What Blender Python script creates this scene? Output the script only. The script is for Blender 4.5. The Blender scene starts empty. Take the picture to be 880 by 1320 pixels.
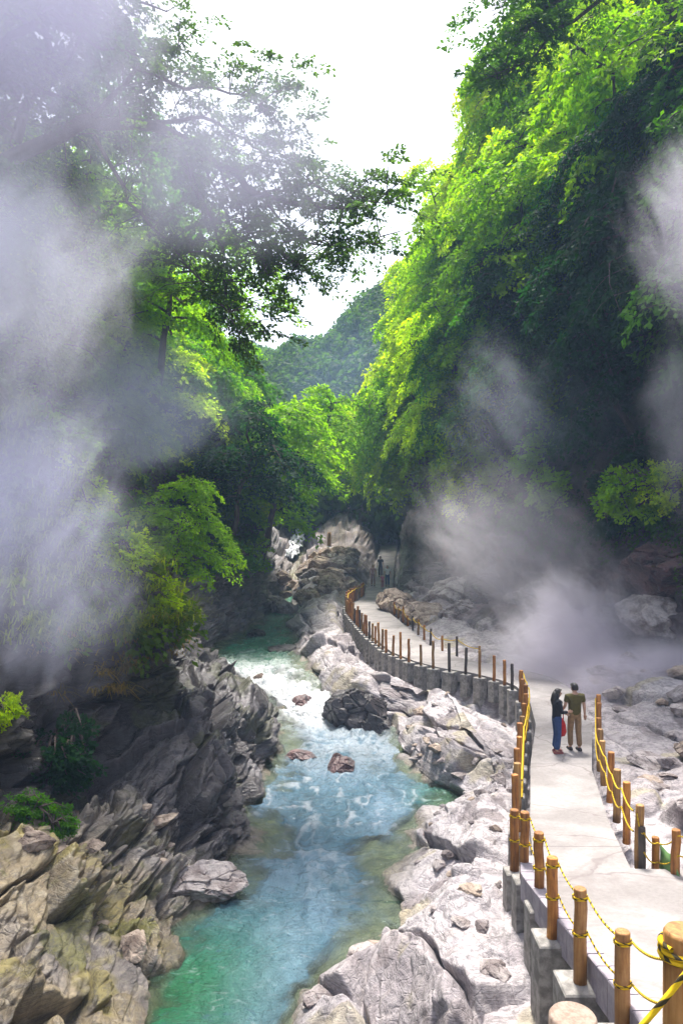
import bpy, math, random
import numpy as np
from mathutils import Vector, Matrix, Euler

SC = bpy.context.scene
COL = SC.collection
rng = np.random.default_rng(11)
random.seed(11)
CAM_Z = 6.05
F = 1000.0            # focal length in pixels of the 880x1320 photograph

def at(x, y, D):
    return Vector(((x - 440) / F * D, D, CAM_Z - (y - 660) / F * D))

# ------------------------------------------------------------------ scene objects
def tag(o, label=None, cat=None, group=None, kind=None):
    if label: o['label'] = label
    if cat: o['category'] = cat
    if group: o['group'] = group
    if kind: o['kind'] = kind
    return o

def link(name, me, mat=None, parent=None, loc=None):
    o = bpy.data.objects.new(name, me)
    COL.objects.link(o)
    if mat is not None and me is not None and len(me.materials) == 0:
        me.materials.append(mat)
    if parent is not None: o.parent = parent
    if loc is not None: o.location = loc
    return o

def empty(name, loc=(0, 0, 0), rz=0.0):
    o = bpy.data.objects.new(name, None)
    o.empty_display_size = 0.2
    COL.objects.link(o)
    o.location = loc
    o.rotation_euler = (0, 0, rz)
    return o

def np_mesh(name, V, Q, smooth=True, attrs=None, cols=None):
    V = np.ascontiguousarray(V, dtype=np.float32)
    Q = np.ascontiguousarray(Q, dtype=np.int32)
    me = bpy.data.meshes.new(name)
    n, k = Q.shape
    me.vertices.add(len(V)); me.vertices.foreach_set('co', V.ravel())
    me.loops.add(n * k); me.loops.foreach_set('vertex_index', Q.ravel())
    me.polygons.add(n)
    me.polygons.foreach_set('loop_start', np.arange(0, n * k, k, dtype=np.int32))
    me.polygons.foreach_set('loop_total', np.full(n, k, dtype=np.int32))
    me.polygons.foreach_set('use_smooth', np.full(n, smooth, dtype=bool))
    me.update(calc_edges=True)
    for nm, a in (attrs or {}).items():
        at_ = me.attributes.new(nm, 'FLOAT', 'POINT')
        at_.data.foreach_set('value', np.ascontiguousarray(a, dtype=np.float32).ravel())
    for nm, a in (cols or {}).items():
        at_ = me.attributes.new(nm, 'FLOAT_COLOR', 'POINT')
        rgba = np.ones((len(V), 4), dtype=np.float32); rgba[:, :3] = a
        at_.data.foreach_set('color', rgba.ravel())
    return me

def grid_quads(nr, nc):
    i = np.arange(nr - 1)[:, None] * nc + np.arange(nc - 1)[None, :]
    return np.stack([i, i + 1, i + nc + 1, i + nc], -1).reshape(-1, 4)

# ------------------------------------------------------------------ numpy noise
def _h(ix, iy, iz, seed):
    h = (ix.astype(np.uint32) * np.uint32(374761393) + iy.astype(np.uint32) * np.uint32(668265263)
         + iz.astype(np.uint32) * np.uint32(2147483647) + np.uint32((seed * 974634733 + 12345) & 0xffffffff))
    h = (h ^ (h >> np.uint32(13))) * np.uint32(1274126177)
    h = (h ^ (h >> np.uint32(16))) * np.uint32(2246822519)
    return h ^ (h >> np.uint32(15))

def _f(h):
    return (h & np.uint32(0xffffff)).astype(np.float32) / np.float32(0x1000000)

def vnoise(P, seed=0):
    b = np.floor(P).astype(np.int32)
    f = (P - b).astype(np.float32)
    f = f * f * (3 - 2 * f)
    r = np.zeros(len(P), np.float32)
    for dx in (0, 1):
        wx = f[:, 0] if dx else 1 - f[:, 0]
        for dy in (0, 1):
            wy = f[:, 1] if dy else 1 - f[:, 1]
            for dz in (0, 1):
                wz = f[:, 2] if dz else 1 - f[:, 2]
                r += wx * wy * wz * _f(_h(b[:, 0] + dx, b[:, 1] + dy, b[:, 2] + dz, seed))
    return r

def fbm(P, seed=0, oct=4, gain=.5):
    r = np.zeros(len(P), np.float32); a = 1.0; t = 0
    for i in range(oct):
        r += a * vnoise(P * (2.03 ** i), seed + i * 17); t += a; a *= gain
    return r / t

def facets(P, seed):
    """cells of broken rock: every cell is a tilted flat facet. returns facet height (-1..1), border distance, cell random"""
    n = len(P)
    b = np.floor(P).astype(np.int32)
    F1 = np.full(n, 9., np.float32); F2 = np.full(n, 9., np.float32)
    hid = np.zeros(n, np.uint32); off = np.zeros((n, 3), np.float32)
    for dx in (-1, 0, 1):
        for dy in (-1, 0, 1):
            for dz in (-1, 0, 1):
                cx, cy, cz = b[:, 0] + dx, b[:, 1] + dy, b[:, 2] + dz
                h = _h(cx, cy, cz, seed)
                jx = cx + .1 + .8 * _f(h); jy = cy + .1 + .8 * _f(h * np.uint32(747796405) + np.uint32(7))
                jz = cz + .1 + .8 * _f(h * np.uint32(277803737) + np.uint32(3))
                o = np.stack([P[:, 0] - jx, P[:, 1] - jy, P[:, 2] - jz], -1).astype(np.float32)
                d = np.sqrt((o * o).sum(1))
                m = d < F1
                F2 = np.where(m, F1, np.minimum(F2, d))
                F1 = np.where(m, d, F1)
                hid = np.where(m, h, hid)
                off[m] = o[m]
    def rr(k):
        return _f(_h(hid, hid >> np.uint32(5), hid >> np.uint32(9), k)) - .5
    t = np.stack([rr(1), rr(2), rr(3)], -1)
    g = rr(4) * 1.2 + (t * off).sum(1) * 2.2
    return g, F2 - F1, rr(5) + .5

def lerp(a, b, t): return a + (b - a) * t
def sstep(a, b, x):
    t = np.clip((x - a) / (b - a), 0, 1); return t * t * (3 - 2 * t)

# ------------------------------------------------------------------ materials
class NT:
    def __init__(s, name):
        s.m = bpy.data.materials.new(name); s.m.use_nodes = True
        s.t = s.m.node_tree; s.t.nodes.clear()
        s.out = s.t.nodes.new('ShaderNodeOutputMaterial')
    def n(s, typ, ins=None, **kw):
        nd = s.t.nodes.new('ShaderNode' + typ)
        for k, v in kw.items(): setattr(nd, k, v)
        for k, v in (ins or {}).items(): s.set(nd.inputs[k], v)
        return nd
    def set(s, sock, v):
        if isinstance(v, bpy.types.NodeSocket): s.t.links.new(v, sock)
        elif hasattr(v, 'outputs'): s.t.links.new(v.outputs[0], sock)
        else:
            if sock.type == 'RGBA' and len(v) == 3: v = (*v, 1)
            sock.default_value = v
    def attr(s, name): return s.n('Attribute', attribute_name=name)
    def math(s, op, a, b=None, c=None, clamp=False):
        nd = s.n('Math', operation=op, use_clamp=clamp); s.set(nd.inputs[0], a)
        if b is not None: s.set(nd.inputs[1], b)
        if c is not None: s.set(nd.inputs[2], c)
        return nd.outputs[0]
    def mix(s, fac, a, b, mode='MIX'):
        nd = s.n('Mix', data_type='RGBA', blend_type=mode)
        s.set(nd.inputs[0], fac); s.set(nd.inputs[6], a); s.set(nd.inputs[7], b)
        return nd.outputs[2]
    def ramp(s, fac, stops, interp='LINEAR'):
        nd = s.n('ValToRGB'); s.set(nd.inputs[0], fac)
        cr = nd.color_ramp; cr.interpolation = interp
        while len(cr.elements) < len(stops): cr.elements.new(.5)
        for e, (p, c) in zip(cr.elements, stops):
            e.position = p; e.color = (*c, 1) if len(c) == 3 else c
        return nd.outputs[0]
    def rangev(s, v, a, b, c=0., d=1.):
        nd = s.n('MapRange', interpolation_type='SMOOTHSTEP')
        for i, x in enumerate((v, a, b, c, d)): s.set(nd.inputs[i], x)
        return nd.outputs[0]
    def noise(s, vec, scale, detail=5, rough=.6, dist=0.):
        nd = s.n('TexNoise', {'Scale': scale, 'Detail': detail, 'Roughness': rough, 'Distortion': dist})
        s.set(nd.inputs['Vector'], vec); return nd.outputs[0]
    def scalevec(s, vec, sc):
        nd = s.n('Mapping'); s.set(nd.inputs[0], vec); nd.inputs['Scale'].default_value = sc; return nd.outputs[0]
    def bump(s, h, strength, dist, normal=None):
        nd = s.n('Bump', {'Strength': strength, 'Distance': dist, 'Height': h})
        if normal is not None: s.set(nd.inputs['Normal'], normal)
        return nd.outputs[0]
    def bsdf(s, **k):
        p = s.n('BsdfPrincipled')
        for kk, v in k.items(): s.set(p.inputs[kk.replace('_', ' ')], v)
        return p
    def done(s, sh):
        s.set(s.out.inputs['Surface'], sh); return s.m

def mat_rock(name):
    t = NT(name)
    pos = t.n('NewGeometry').outputs['Position']
    col = t.attr('col').outputs['Color']; wet = t.attr('wet').outputs['Fac']
    n1 = t.noise(pos, 1.7, 7, .65); n2 = t.noise(pos, 9, 6, .7)
    c = t.mix(1.0, col, t.ramp(n1, [(.3, (.62, .6, .62)), (.5, (1, 1, 1)), (.72, (1.12, 1.1, 1.06))]), 'MULTIPLY')
    c = t.mix(1.0, c, t.ramp(n2, [(.3, (.66, .66, .68)), (.55, (1, 1, 1)), (.75, (1.1, 1.1, 1.1))]), 'MULTIPLY')
    st = t.scalevec(pos, (.6, .6, 5.0))
    seam = t.noise(st, 1.6, 6, .7, .6)
    vein = t.math('ABSOLUTE', t.math('SUBTRACT', seam, .5))
    c = t.mix(t.rangev(vein, .035, .0, 0, .55), c, (.10, .09, .095))
    vo = t.n('TexVoronoi', {'Scale': 2.6}, feature='DISTANCE_TO_EDGE')
    t.set(vo.inputs['Vector'], t.n('VectorMath', {0: pos, 1: t.n('TexNoise', {'Scale': 1.2, 'Vector': pos}).outputs[1]}, operation='ADD').outputs[0])
    crack = t.rangev(vo.outputs[0], 0., .045)
    n3 = t.noise(pos, 30, 4, .7)
    b = t.bump(n3, .5, .02)
    b = t.bump(n2, .7, .08, b)
    b = t.bump(seam, .5, .12, b)
    b = t.bump(crack, .42, .04, b)
    rough = t.rangev(wet, 0, 1, .85, .2)
    return t.done(t.bsdf(Base_Color=c, Roughness=rough, Normal=b, Specular_IOR_Level=.5))

def mat_boulder(name, base, dark, wet=.0):
    t = NT(name)
    pos = t.n('NewGeometry').outputs['Position']
    rnd = t.n('ObjectInfo').outputs['Random']
    n1 = t.noise(pos, 2.1, 7, .65, .4); n2 = t.noise(pos, 12, 5, .7)
    c = t.mix(t.rangev(n1, .62, .36), base, dark)
    c = t.mix(1., c, t.ramp(rnd, [(0, (.72, .70, .72)), (1, (1.12, 1.08, 1.05))]), 'MULTIPLY')
    c = t.mix(1., c, t.ramp(n2, [(.3, (.7, .7, .7)), (.6, (1.08, 1.08, 1.08))]), 'MULTIPLY')
    b = t.bump(n2, .5, .05); b = t.bump(n1, .5, .15, b)
    return t.done(t.bsdf(Base_Color=c, Roughness=.85 - .6 * wet, Normal=b))

def mat_leaf(name):
    t = NT(name)
    tint = t.attr('tint').outputs['Fac']
    oc = t.n('ObjectInfo').outputs['Color']
    c = t.mix(1., oc, t.ramp(tint, [(0, (.55, .62, .6)), (.5, (1, 1, 1)), (1, (1.55, 1.35, .8))]), 'MULTIPLY')
    p = t.bsdf(Base_Color=c, Roughness=.6, Specular_IOR_Level=.12)
    tr = t.n('BsdfTranslucent', {'Color': t.mix(1., c, (1.25, 1.5, .3), 'MULTIPLY')})
    ms = t.n('MixShader', {0: .56, 1: p.outputs[0], 2: tr.outputs[0]})
    return t.done(ms.outputs[0])

def mat_simple(name, c1, c2, scale=6., rough=.8, bump=.3, dist=.02, stretch=(1, 1, 1), spec=.4, obj=True):
    t = NT(name)
    v = t.n('TexCoord').outputs['Object'] if obj else t.n('NewGeometry').outputs['Position']
    v = t.scalevec(v, stretch)
    n = t.noise(v, scale, 6, .65, .2)
    c = t.mix(t.rangev(n, .35, .65), c1, c2)
    return t.done(t.bsdf(Base_Color=c, Roughness=rough, Normal=t.bump(n, bump, dist), Specular_IOR_Level=spec))

def mat_wood(name, c1, c2, c3):
    t = NT(name)
    v = t.n('TexCoord').outputs['Object']
    rnd = t.n('ObjectInfo').outputs['Random']
    sh = t.n('VectorMath', {0: v, 1: t.n('CombineXYZ', {0: t.math('MULTIPLY', rnd, 13.), 1: rnd, 2: t.math('MULTIPLY', rnd, 7.)})}, operation='ADD').outputs[0]
    n = t.noise(t.scalevec(sh, (22, 22, 1.6)), 1., 6, .6, .4)
    n2 = t.noise(sh, 3.0, 4, .6)
    c = t.ramp(n, [(.3, c1), (.5, c2), (.72, c3)])
    c = t.mix(1., c, t.ramp(n2, [(.3, (.55, .5, .48)), (.6, (1.05, 1.05, 1.05))]), 'MULTIPLY')
    c = t.mix(1., c, t.ramp(rnd, [(0, (.75, .72, .72)), (1, (1.15, 1.12, 1.05))]), 'MULTIPLY')
    return t.done(t.bsdf(Base_Color=c, Roughness=.62, Normal=t.bump(n, .35, .01)))

M = {}
M['rock'] = mat_rock('fractured rock')
M['leaf'] = mat_leaf('leaf')
M['bark'] = mat_simple('bark', (.05, .035, .028), (.12, .09, .075), 9, .9, .6, .03, (1, 1, .3))
M['wood'] = mat_wood('orange stained log', (.18, .06, .012), (.44, .18, .03), (.6, .31, .08))
M['wood_dark'] = mat_wood('dark weathered log', (.03, .025, .025), (.07, .055, .05), (.14, .11, .09))
M['wood_gold'] = mat_wood('golden brown log', (.2, .085, .025), (.38, .19, .055), (.5, .29, .11))
M['wood_tan'] = mat_wood('tan weathered log', (.17, .085, .03), (.34, .19, .06), (.47, .31, .13))
M['concrete_block'] = mat_simple('weathered concrete', (.16, .15, .14), (.36, .34, .32), 5, .9, .4, .02)
M['boulder_pale'] = mat_boulder('pale boulder', (.50, .46, .45), (.2, .165, .16))
M['boulder_tan'] = mat_boulder('tan boulder', (.52, .43, .35), (.2, .15, .12))
M['boulder_dark'] = mat_boulder('dark wet boulder', (.07, .06, .065), (.02, .018, .02), .8)
M['boulder_red'] = mat_boulder('reddish wet boulder', (.16, .085, .085), (.05, .035, .04), .7)

# ------------------------------------------------------------------ plan of the gorge
def T(*pairs):
    a = np.array(pairs, dtype=float)
    return lambda D: np.interp(D, a[:, 0], a[:, 1])
XL = T((-6, .2), (0, 1.), (3, 1.6), (5, 2.2), (7, 2.9), (9, 2.95), (10, 2.88), (11.5, 2.85), (14.25, 3.46), (18.5, 4.5), (22, 5.5), (24.5, 5.95), (26, 6.08),
       (27, 6.05), (28, 5.7), (29.2, 4.9), (30.2, 3.8), (31.5, 2.95), (33.6, 2.15), (38, 1.45), (42.3, .97), (47, .5), (49.5, .5), (53, 1.1), (56, 1.75), (60, 2.0), (66, 2.6), (75, 3.7), (84, 4.5), (100, 5), (130, 7), (240, 7))
XR = T((-6, 2.2), (0, 3.), (3, 3.8), (5, 5), (7, 7.5), (11.85, 7.5), (11.95, 4.45), (14.4, 4.95), (18, 5.8), (22, 7.1), (25, 7.75), (27, 7.85), (28.4, 7.7), (29.5, 7.1), (30.4, 6.3), (31.3, 5.5), (32.9, 4.6),
       (35.4, 3.9), (42.3, 3.3), (46.5, 2.9), (49.6, 2.6), (53, 2.95), (56, 3.5), (60, 4.), (66, 4.4), (75, 5.3), (84, 6.2), (100, 8), (130, 10), (240, 10))
ZP = T((-6, 4.5), (0, 4.45), (1, 4.3), (4, 2.9), (5, 2.3), (7, 1.35), (9, .95), (11.5, .6), (14.25, .32), (18.5, .04), (20, 0), (60, 0), (66, .7), (75, 2.2), (84, 3.4), (100, 23), (130, 41), (170, 43), (240, 55))
ZPT = T((-6, 4.5), (0, 4.45), (1, 4.3), (4, 2.9), (5, 2.3), (7, 1.35), (9, .95), (11.5, .6), (14.25, .32), (18.5, .04), (20, 0), (60, 0), (66, .7), (75, 2.2), (84, 3.4), (100, 23), (130, 41), (170, 43), (240, 55))
ZW = T((-6, -2), (27, -2), (29, -1.93), (31, -1.75), (33, -1.6), (36, -1.42), (40, -1.3), (46, -1.25), (54, -1.2), (64, -1.05), (72, 1.0), (76, 2.4), (85, 5.5), (100, 16), (130, 31), (170, 38), (240, 54))
st = [-6, 4, 10, 12.5, 15, 17, 19, 21.5, 24, 27, 29, 32, 36, 40, 46, 54, 62, 72, 85, 100, 130, 170, 240]
def S(*xz):
    a = np.array(xz, dtype=float); assert len(a) == len(st), len(a)
    return lambda D: (np.interp(D, st, a[:, 0]), np.interp(D, st, a[:, 1]))
WLx = [-3.2, -3.2, -3.2, -3.2, -3.3, -2.75, -2.5, -2.4, -2.4, -2.2, -2.75, -3.7, -6, -7.6, -6.4, -5.4, -4.6, -4.6, -5, -6, -8, -8, -8]
WRx = [-1.2, -1.2, -1.1, -.3, .75, 1.4, 2.1, 3.2, 2.4, 2.2, 2.0, -.3, -1.2, -2, -2.7, -3.5, -3.8, -3.9, -3, -3, -2, -2, -2]
wl = lambda D: np.interp(D, st, WLx)
wr = lambda D: np.interp(D, st, WRx)
L5 = S((-4.5, -.9), (-4.5, -.9), (-4.2, -1), (-4., -1.05), (-4.1, -1.35), (-3.6, -1.), (-3.2, -.4), (-3., -.2), (-3., -.2), (-2.9, -.6), (-3.6, -1.1), (-4.6, -1.1), (-6.6, -.9), (-8, -.6), (-6.9, 0), (-5.8, .8), (-5.2, .8), (-5.6, 2.4), (-7, 7), (-9, 15), (-12, 27), (-12, 36), (-14, 52))
L4 = S((-6, 0), (-6, 0), (-5.5, -.1), (-5.2, .2), (-5.2, -.2), (-4.6, -.2), (-4.2, .3), (-3.8, .8), (-4.1, .9), (-4.2, .3), (-4.8, -.3), (-6, -.3), (-7.4, .2), (-8.6, .8), (-7.6, 1.6), (-6.3, 2), (-6, 2.2), (-7, 4), (-9, 9), (-12, 17), (-16, 27.5), (-16, 36), (-20, 52))
L3 = S((-7.5, .6), (-7.5, .6), (-7, .7), (-6.6, 1.), (-6.6, .1), (-6.2, -.1), (-5.5, .3), (-4.5, 1.), (-5., 1.3), (-5.6, .9), (-6.2, .5), (-7.5, .4), (-8.4, 1.2), (-9.2, 1.8), (-8.2, 2.4), (-6.8, 3), (-6.6, 3.4), (-8, 6), (-11, 12), (-15, 19), (-20, 29), (-20, 37), (-30, 53))
L2 = S((-9, 5), (-9, 5), (-8.6, 5), (-8.3, 4.8), (-7.8, 4.3), (-7., 3.9), (-6., 3.5), (-4.95, 3.2), (-5.8, 3.4), (-7, 3.2), (-8, 3), (-9, 3.2), (-9.5, 4), (-10, 4.2), (-9, 4), (-7.5, 4.6), (-7.4, 5.5), (-9.5, 8), (-13, 15), (-18, 23), (-26, 32), (-30, 39), (-40, 54))
L1 = S((-18, 20), (-18, 20), (-17, 18), (-16, 17), (-15, 16), (-14.5, 16), (-14, 15.5), (-13.5, 15), (-14.5, 16), (-16, 16), (-17.5, 17), (-19, 18), (-20, 20), (-20, 20), (-20, 21), (-19, 22), (-19, 23), (-21, 24), (-25, 29), (-30, 36), (-45, 46), (-60, 50), (-80, 60))
L0 = S(*[(-45, 46)] * 17, (-48, 48), (-52, 50), (-60, 54), (-80, 58), (-110, 62), (-160, 70))
B1 = S((.4, -1.5), (.4, -1.5), (.3, -1.5), (.7, -1.4), (1.5, -1.55), (2.2, -1.5), (2.8, -1.5), (3.7, -1.75), (3., -.95), (2.8, -.8), (2.4, -1), (.4, -.9), (-.6, -.7), (-1.2, -.6), (-1.8, -.5), (-2.4, -.2), (-2, .6), (-1.6, 2.8), (-.5, 7), (0, 18), (2, 36), (2, 42), (2, 55))
B2 = S((1.0, 1), (1.2, .4), (1.6, -.6), (1.9, -.65), (2.5, -.8), (3, -.9), (3.6, -.9), (4.4, -.9), (3.9, -.3), (3.9, -.2), (3.2, -.4), (1.3, -.5), (.4, -.4), (.1, -.4), (-.6, -.3), (-.6, .2), (.2, 1), (1.2, 3.6), (3, 8), (3, 21), (4, 38), (4, 41), (4, 55))
G = S((9, 4), (9, 2), (9, .9), (8, .35), (8., .15), (8.3, .05), (9, -.1), (9.5, 0), (10, .1), (10.2, .2), (10, .3), (8.5, .5), (6.5, .4), (6., .4), (5., .6), (4.9, 1), (5.3, 1.6), (6, 3.6), (7.4, 6), (10, 26), (13, 44), (13, 44), (13, 56))
C0 = S((14, 4), (14, 2), (13.5, 1), (13, .8), (13, .5), (13, .4), (13, .3), (12.8, .4), (12.5, .5), (12.6, .6), (12.6, .8), (12, 1), (10.5, 1.2), (9.2, 1.2), (8, 1.6), (6.8, 2.2), (6.5, 3), (7, 5.4), (8.6, 9), (13, 21), (18, 33), (20, 43), (24, 55))
C1 = S((16, 9), (16, 8), (15.5, 7), (15, 6.6), (15, 6.5), (15, 6.5), (15, 6.5), (14.8, 6.5), (14.5, 6.5), (14.4, 6.5), (14.3, 6.6), (13.8, 6.8), (12.3, 7), (11., 7), (9.6, 7.5), (7.9, 8), (7.4, 8.5), (8., 10), (10, 14), (15, 25), (22, 36), (26, 46), (34, 57))
S1 = S((24, 22), (24, 22), (23, 22), (22, 22), (21.5, 22), (21, 22), (21, 22), (20.5, 22), (20, 22), (20, 22), (19.5, 22), (18.8, 22), (17.6, 23), (16., 24), (14.2, 24), (12, 25), (11., 25), (12.4, 25), (15, 28), (20, 34), (28, 40), (36, 48), (50, 60))
S2 = S(*[(36, 48)] * 11, (34, 47), (32, 47), (29, 46), (26, 45), (22, 42), (19.5, 38), (20, 36), (24, 36), (32, 41), (44, 46), (60, 52), (90, 64))

def foot(D): return np.where(D < 52, 1.15, .7)
def knots(D):
    K = [L0(D), L1(D), L2(D), L3(D), L4(D), L5(D), (wl(D), ZW(D)),
         ((wl(D) + wr(D)) / 2, ZW(D) - np.where(D < 64, .9, .25)), (wr(D), ZW(D)), B1(D), B2(D)]
    xl, xr, zp = XL(D), XR(D), ZPT(D)
    x0 = np.maximum(xl - .4, B2(D)[0] + .15)
    K += [(x0, zp - foot(D)), (np.maximum(xl + .35, x0 + .1), zp - .5), (xr - .25, zp - .5), (xr + .35, zp - .3)]
    g = G(D); K += [(np.maximum(g[0], xr + .6), g[1]), C0(D), C1(D), S1(D), S2(D)]
    return K
ncol = [14, 60, 130, 80, 100, 90, 16, 16, 70, 90, 90, 12, 6, 10, 90, 80, 90, 60, 14]
seg0 = np.concatenate([[0], np.cumsum(ncol)])
Drows = np.concatenate([np.linspace(-6, 7.5, 24)[:-1], 7.5 * np.exp(np.linspace(0, math.log(62 / 7.5), 820))[:-1], np.linspace(62, 110, 110)[:-1], np.linspace(110, 240, 60)])
NR, NC = len(Drows), seg0[-1] + 1

def build_canyon():
    K = knots(Drows)
    X = np.zeros((NR, NC)); Z = np.zeros((NR, NC)); U = np.zeros((NR, NC))
    for s in range(len(ncol)):
        t = np.linspace(0, 1, ncol[s] + 1)[None, :]
        sl = slice(seg0[s], seg0[s + 1] + 1)
        X[:, sl] = lerp(K[s][0][:, None], K[s + 1][0][:, None], t)
        Z[:, sl] = lerp(K[s][1][:, None], K[s + 1][1][:, None], t)
        U[:, sl] = s + t
    Y = np.repeat(Drows[:, None], NC, 1)
    for it in range(5):
        for A in (X, Z):
            A[:, 1:-1] = (A[:, :-2] + 2 * A[:, 1:-1] + A[:, 2:]) / 4
    P = np.stack([X, Y, Z], -1)
    def normals(P):
        du = np.gradient(P, axis=1); dv = np.gradient(P, axis=0)
        n = np.cross(du, dv); n /= np.linalg.norm(n, axis=2, keepdims=True) + 1e-9
        return n
    N = normals(P)
    p = P.reshape(-1, 3).astype(np.float32); n = N.reshape(-1, 3).astype(np.float32); u = U.ravel(); D = p[:, 1]
    # how rugged each strip of the section is
    ruk = [.3, .5, .9, 1.05, 1., 1., .7, .5, .55, .8, .85, .25, .0, .0, .25, .8, 1.0, 1., .6, .3]
    rug = np.interp(u, np.arange(20), ruk)
    rug = np.where((u > 5.7) & (u < 6.2), rug * .8, rug)
    left = u < 7
    big = np.clip((D - 70) / 40, 0, 1)
    far = 1 + big * 2
    rot = np.array([[.94, .10, .33], [-.15, .98, .1], [-.31, -.14, .94]], np.float32)
    q = p @ rot.T
    warp = (fbm(p * .9, 5, 3)[:, None] - .5) * np.array([.8, .8, .5], np.float32)
    q = q + warp
    g1, e1, r1 = facets(q / np.array([2.9, 2.3, .85], np.float32), 21)
    bm_ = (u > 7.5) & (u < 16)
    qb = p @ np.array([[.92, .38, 0.], [-.38, .92, .0], [0., .1, 1.]], np.float32).T + warp * .8
    gb, eb, rb = facets(qb[bm_] / np.array([1.7, 3.9, 1.5], np.float32), 29)
    g1[bm_] = gb; e1[bm_] = eb; r1[bm_] = rb
    g2, e2, r2 = facets(q / np.array([1.1, .9, .34], np.float32), 33)
    g3, e3, r3 = facets(q / np.array([.40, .34, .13], np.float32), 47)
    lum = fbm(p * .28, 9, 3) - .5
    bank = sstep(7.6, 8.4, u) * sstep(16.4, 15.4, u)
    k2 = .20 - .11 * bank; k3 = .075 - .04 * bank
    # where the stone is smooth, where it is shattered
    sh = .35 + .9 * sstep(.42, .62, fbm(p * .7, 63, 3))
    g1 = (g1 + 1.1) * (.55 + .45 * sstep(0, .07, e1)) - 1.1 + .2
    g2 = (g2 + 1.1) * (.45 + .55 * sstep(0, .12, e2)) - 1.1 + .25
    g3 = (g3 + 1.1) * (.3 + .7 * sstep(0, .2, e3)) - 1.1 + .3
    d = lum * 1.5 + g1 * (.46 + .04 * bank) + (g2 * k2 + g3 * k3) * sh
    d -= .09 * (1 - sstep(0, .08, e1)) + .035 * (1 - sstep(0, .09, e2)) * sh
    d *= rug * far * (1 + .12 * (left & (D < 32) & (u > 2.4)))
    # keep the walkway clear of the rock
    nearpath = np.clip(1 - np.abs(u - 12.5) / 2.2, 0, 1)
    d = np.where(nearpath > 0, np.minimum(d, .05 + (1 - nearpath) * .5), d)
    p2 = p + n * d[:, None]
    g_ = p2.reshape(NR, NC, 3)
    for it in range(1):
        g_[1:-1] = (g_[:-2] + 2 * g_[1:-1] + g_[2:]) / 4
        g_[:, 1:-1] = (g_[:, :-2] + 2 * g_[:, 1:-1] + g_[:, 2:]) / 4
    p2 = g_.reshape(-1, 3)
    # colours of the stone itself
    pale = np.array([.53, .485, .50]); gray = np.array([.30, .275, .28]); brown = np.array([.33, .265, .17]); ochre = np.array([.33, .28, .075]); dark = np.array([.055, .048, .052]); purple = np.array([.15, .10, .105]); soil = np.array([.045, .04, .02])
    nz1 = fbm(p * .55, 71, 4); nz2 = fbm(p * 1.6, 83, 4); nz3 = fbm(p * 4.5, 91, 3)
    c = np.zeros((len(p), 3)); w = np.zeros(len(p))
    def put(mask, colr):
        nonlocal c
        c = c * (1 - mask[:, None]) + colr * mask[:, None]
    put(np.ones(len(p)), gray)
    # right bank: bleached stone
    put(sstep(7.4, 8.2, u), pale)
    put((u > 7.5) * sstep(.56, .70, nz2) * .5, gray)
    put((u > 7.5) * sstep(.62, .75, nz3 * .6 + r2 * .4) * .5, np.array([.34, .29, .28]))
    put((u > 7.5) * sstep(.74, .82, r1) * .35, np.array([.17, .135, .14]))
    put((u > 7.5) * sstep(.60, .66, fbm(p * np.array([.9, .9, 2.2], np.float32), 99, 4)) * .75, np.array([.20, .165, .17]))
    put((u > 7.5) * sstep(.64, .70, fbm(p * .8, 105, 4)) * .6, np.array([.40, .35, .22]))
    put(((u > 5) & (u < 12)) * sstep(60, 66, D) * (.45 + .5 * sstep(.45, .6, nz2)), np.array([.17, .13, .105]))
    # right cliff: purple brown
    cl = sstep(15.3, 16.1, u + (nz1 - .5) * 1.2 + .7 * sstep(34, 42, D))
    put(cl * .9, purple)
    put(cl * sstep(.45, .6, nz2) * .7, dark)
    put(cl * sstep(.62, .7, nz1) * .5, np.array([.22, .09, .07]))
    # left bank
    near = sstep(17.5, 14.5, D + (nz1 - .5) * 3)
    lm = (u < 6.6).astype(float)
    put(lm * near * (.35 + .65 * sstep(.42, .55, nz1)), brown)
    put(lm * near * sstep(.5, .62, nz2) * .65, ochre)
    put(lm * near * sstep(.6, .7, nz3) * .5, np.array([.48, .42, .31]))
    wetm = lm * (1 - near) * sstep(36, 30, D) * sstep(.24, .36, nz1 + .15 * sstep(2.8, 2.2, u))
    put(wetm * .92, dark * 1.1)
    put(lm * sstep(3.4, 2.9, u) * sstep(60, 45, D) * .85, dark)
    put(lm * sstep(30, 42, D) * sstep(.45, .6, nz2) * .6, dark * 1.6)
    put(lm * sstep(.62, .68, nz2) * sstep(15, 18, D) * .35 * (u > 4.2), np.array([.36, .34, .36]))
    put(lm * near * sstep(.60, .66, fbm(p * 1.1, 131, 4)) * .8, np.array([.10, .085, .06]))
    put(lm * near * sstep(.54, .62, fbm(p * 1.3, 143, 4)) * sstep(.2, .6, n[:, 2]) * .75, np.array([.15, .15, .035]))
    put(lm * (1 - near) * sstep(40, 34, D) * sstep(.60, .68, fbm(p * 1.1, 147, 4)) * .6, np.array([.07, .075, .025]))
    # below water
    put(((u > 5.6) & (u < 8.4)) * sstep(-1.75, -2.05, p2[:, 2] - (ZW(D) + 2.)) * .8, np.array([.22, .2, .09]))
    put(((u > 5.6) & (u < 8.6)) * sstep(-1.62, -1.9, p2[:, 2] - (ZW(D) + 2.)) * sstep(-2.2, -1.95, p2[:, 2] - (ZW(D) + 2.)) * .45, np.array([.16, .13, .11]))
    # soil of the slopes
    put(sstep(2.25, 1.85, u), soil); put(sstep(16.9, 17.3, u), soil)
    w = np.clip(lm * (1 - near) * sstep(36, 28, D) * (.6 + .4 * (nz2 > .45)) + lm * near * .8, 0, 1)
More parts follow.
